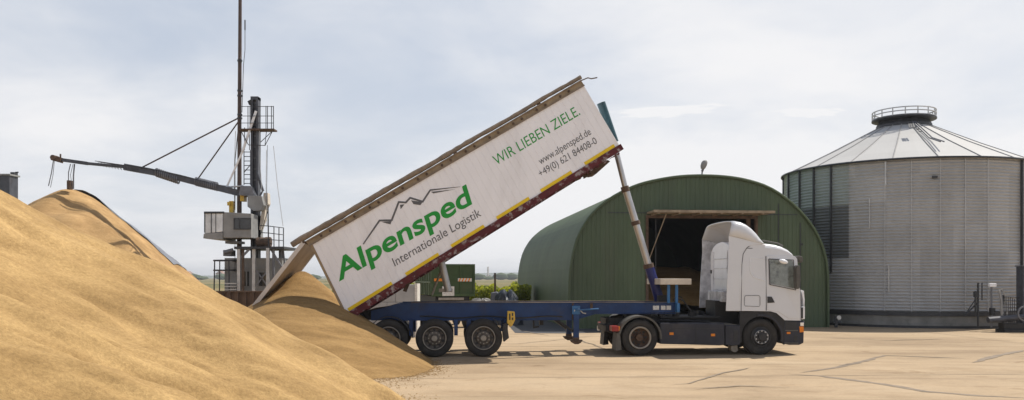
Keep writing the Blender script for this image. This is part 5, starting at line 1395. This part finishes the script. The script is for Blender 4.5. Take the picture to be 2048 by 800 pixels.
for x_, y_ in ((.0,1.0),(.0,3.2),(W3-.28,1.0),(W3-.28,3.2)):
    if fw0 is None:
        fw0 = MB().lathe([(.2,.0),(.42,-.01),(.5,.03),(.5,.25),(.42,.28),(.2,.28)], 28, lambda r, a, h: Vector((h, r*math.cos(a), r*math.sin(a)))).build('wheel', M['tyre'], ft_, off=Vector((0,0,0))); fw0.location = (x_, y_, .5)
        MB().lathe([(.22,.05),(.15,.1),(.001,.1)], 20, lambda r, a, h: Vector((h, r*math.cos(a), r*math.sin(a)))).lathe([(.22,.23),(.15,.18),(.001,.18)], 20, lambda r, a, h: Vector((h, r*math.cos(a), r*math.sin(a)))).build('rim', M['rim'], fw0, off=Vector((0,0,0)))
    else: dup(fw0, ft_, (x_, y_, .5))

# ------------------------------------------------------------------ hedge, post, sheeting heap, stones
rh = random.Random(12)
def hedge(x0, x1, y0, y1, top, n, name, label):
    mb = MB()
    for i in range(n):
        x = rh.uniform(x0, x1); y = rh.uniform(y0, y1); tt = top*(1+.05*math.sin(x*2.1)+.06*math.sin(x*5.3+1)+.04*math.sin(x*11))
        z = tt*(rh.random()**.55); s = rh.uniform(.045,.10)
        d = Vector((rh.gauss(0,1), rh.gauss(0,1), rh.gauss(0,.8)+.6)).normalized(); a = d.orthogonal().normalized()*s; b = d.cross(a).normalized()*s*.8
        c = Vector((x, y, z)); mb.add([c-a, c+b, c+a*1.3, c-b], [(0,1,2,3)])
    o = mb.build(name, M['leaf'], recalc=False); o['kind'] = 'stuff'; return o
h1 = hedge(-9.5, 1.0, 43.5, 46.0, 1.66, 20000, 'vine_hedge', ''); del_ = 0
h1['label'] = 'sunlit yellow green vine rows beyond the yard'
pp = WT('fence_post', 'single thin dark post standing in the vine rows', 'post', 990, 0, 43.2)
mb = MB(); a = P(990,547,43.2); mb.bar((a.x, 43.2, 0), (a.x, 43.2, a.z), .10); mb.build('post', M['rust'], pp); MB().box((a.x-.06,43.14,a.z),(a.x+.06,43.26,a.z+.03)).build('post_cap', M['rib'], pp)
# sheeting heap
def blob(cx, cy, rx_, ry_, hz_, seed, name, m, label, cat, sharp=.35, n1=26, n2=14):
    mb = MB(); rows = []
    rs = random.Random(seed); ph = [rs.uniform(0, 6.28) for _ in range(12)]
    for i in range(n2+1):
        th = PI/2*i/n2; row = []
        for j in range(n1+1):
            a = 2*PI*(j % n1)/n1
            w_ = 1+sharp*(.35*math.sin(3*a+ph[0]+th*2)+.25*math.sin(5*a+ph[1]-th*3)+.2*math.sin(9*a+ph[2]+th*5)+.12*math.sin(13*a+ph[3]-7*th))
            r_ = math.cos(th)**.6*w_; row.append((cx+rx_*r_*math.cos(a), cy+ry_*r_*math.sin(a), hz_*math.sin(th)**.9*(1+.12*math.sin(4*a+ph[4]))*(1 if i < n2 else 1)))
        if i == n2: row = [(cx, cy, hz_*1.0)]*(n1+1)
        rows.append(row)
    mb.grid(rows, False); o = mb.build(name, m); tag(o, label, cat); return o
c_ = P(1015,0,37); blob(c_.x, 37, .62, .6, 1.42, 5, 'plastic_bundle', M['sheeting'], 'crumpled dark plastic bundle between the slab and the shed', 'plastic bundle', .6)
c_ = P(995,0,37.6); mb = MB().prism([(c_.x-.35,0),(c_.x+.3,0),(c_.x+.28,1.1),(c_.x-.02,1.45),(c_.x-.3,1.4)], 37.3, 38.1); tag(mb.build('cement_slab', M['tarp_grey'], bevel=.03), 'angular blue grey slab next to the crumpled plastic bundle', 'slab')
c_ = P(962,0,40); blob(c_.x, 40, .8, .5, 1.0, 9, 'stone_heap', M['stone'], 'pale rubble heap beside the green farm trailer', 'rubble heap', .5)

# ------------------------------------------------------------------ far land: town, chimney, tree belts, hills
rt_ = random.Random(6)
def far_house(x, y, w_, h_, label):
    o = thing('distant_house', label, 'house', (x, y, 0), rt_.uniform(-.3,.3), off=(0,0,0), group='distant town houses')
    MB().box((-w_/2,-5,0),(w_/2,5,h_)).build('wall', M['town'], o)
    MB().prism([(-w_/2-.5,h_),(w_/2+.5,h_),(0,h_+4)], -5.5, 5.5).build('roof', M['town_roof'], o)
for i in range(8): far_house(rt_.uniform(-75,10), rt_.uniform(1500,1900), rt_.uniform(9,16), rt_.uniform(4,7), 'tiny hazy house in the distant town on the horizon')
for i in range(4): far_house(-480+i*42+rt_.uniform(-8,8), rt_.uniform(1000,1200), rt_.uniform(9,18), rt_.uniform(5,8), 'tiny hazy house in the distant town on the horizon')
c_ = P(976,0,1300); chy = thing('factory_chimney', 'faint tall chimney rising from the hazy distant town', 'chimney', (c_.x, 1300, 0), 0, off=(0,0,0))
MB().tube([(0,0,0),(0,0,18)], [1.6,1.1], 16).build('shaft', M['town'], chy); MB().tube([(0,0,18),(0,0,18.7)], 1.4, 16).build('rim', M['town_roof'], chy)
mb = MB(); xs2 = []
for i in range(160):
    x = -900+i*11+rt_.uniform(-4,4); y = 780+rt_.uniform(-40,40); r_ = rt_.uniform(3,7); h_ = rt_.uniform(3,7)
    mb.lathe([(.3*r_,0),(r_,h_*.3),(r_*.8,h_*.7),(.01,h_)], 8, lambda r, a, h, x=x, y=y: Vector((x+r*math.cos(a)*1.4, y+r*math.sin(a), h)), True)
o = mb.build('tree_belt', M['far_tree']); o['kind'] = 'stuff'; o['label'] = 'far belt of trees at the edge of the fields'
hl = [[], []]
mb = MB(); rows = [[], [], []]
for i in range(121):
    x = -3300+i*55; hh = 16+9*math.sin(i*.11)+5*math.sin(i*.31+1)+2*math.sin(i*.9)
    rows[0].append((x, 2900, 0)); rows[1].append((x, 3150, hh)); rows[2].append((x, 3500, 0))
mb.grid(rows).build('hills', M['far_tree'], kind='structure')

# ------------------------------------------------------------------ haze
hm = bpy.data.materials.new('haze'); hm.use_nodes = True; t = hm.node_tree; t.nodes.remove(t.nodes['Principled BSDF'])
pv = t.nodes.new('ShaderNodeVolumePrincipled'); pv.inputs['Color'].default_value = (.86, .9, .96, 1); pv.inputs['Density'].default_value = .0003; pv.inputs['Anisotropy'].default_value = .3
t.links.new(pv.outputs[0], t.nodes['Material Output'].inputs['Volume'])
MB().box((-3700,-250,-1.05),(3700,3650,34)).build('haze', hm, kind='stuff')
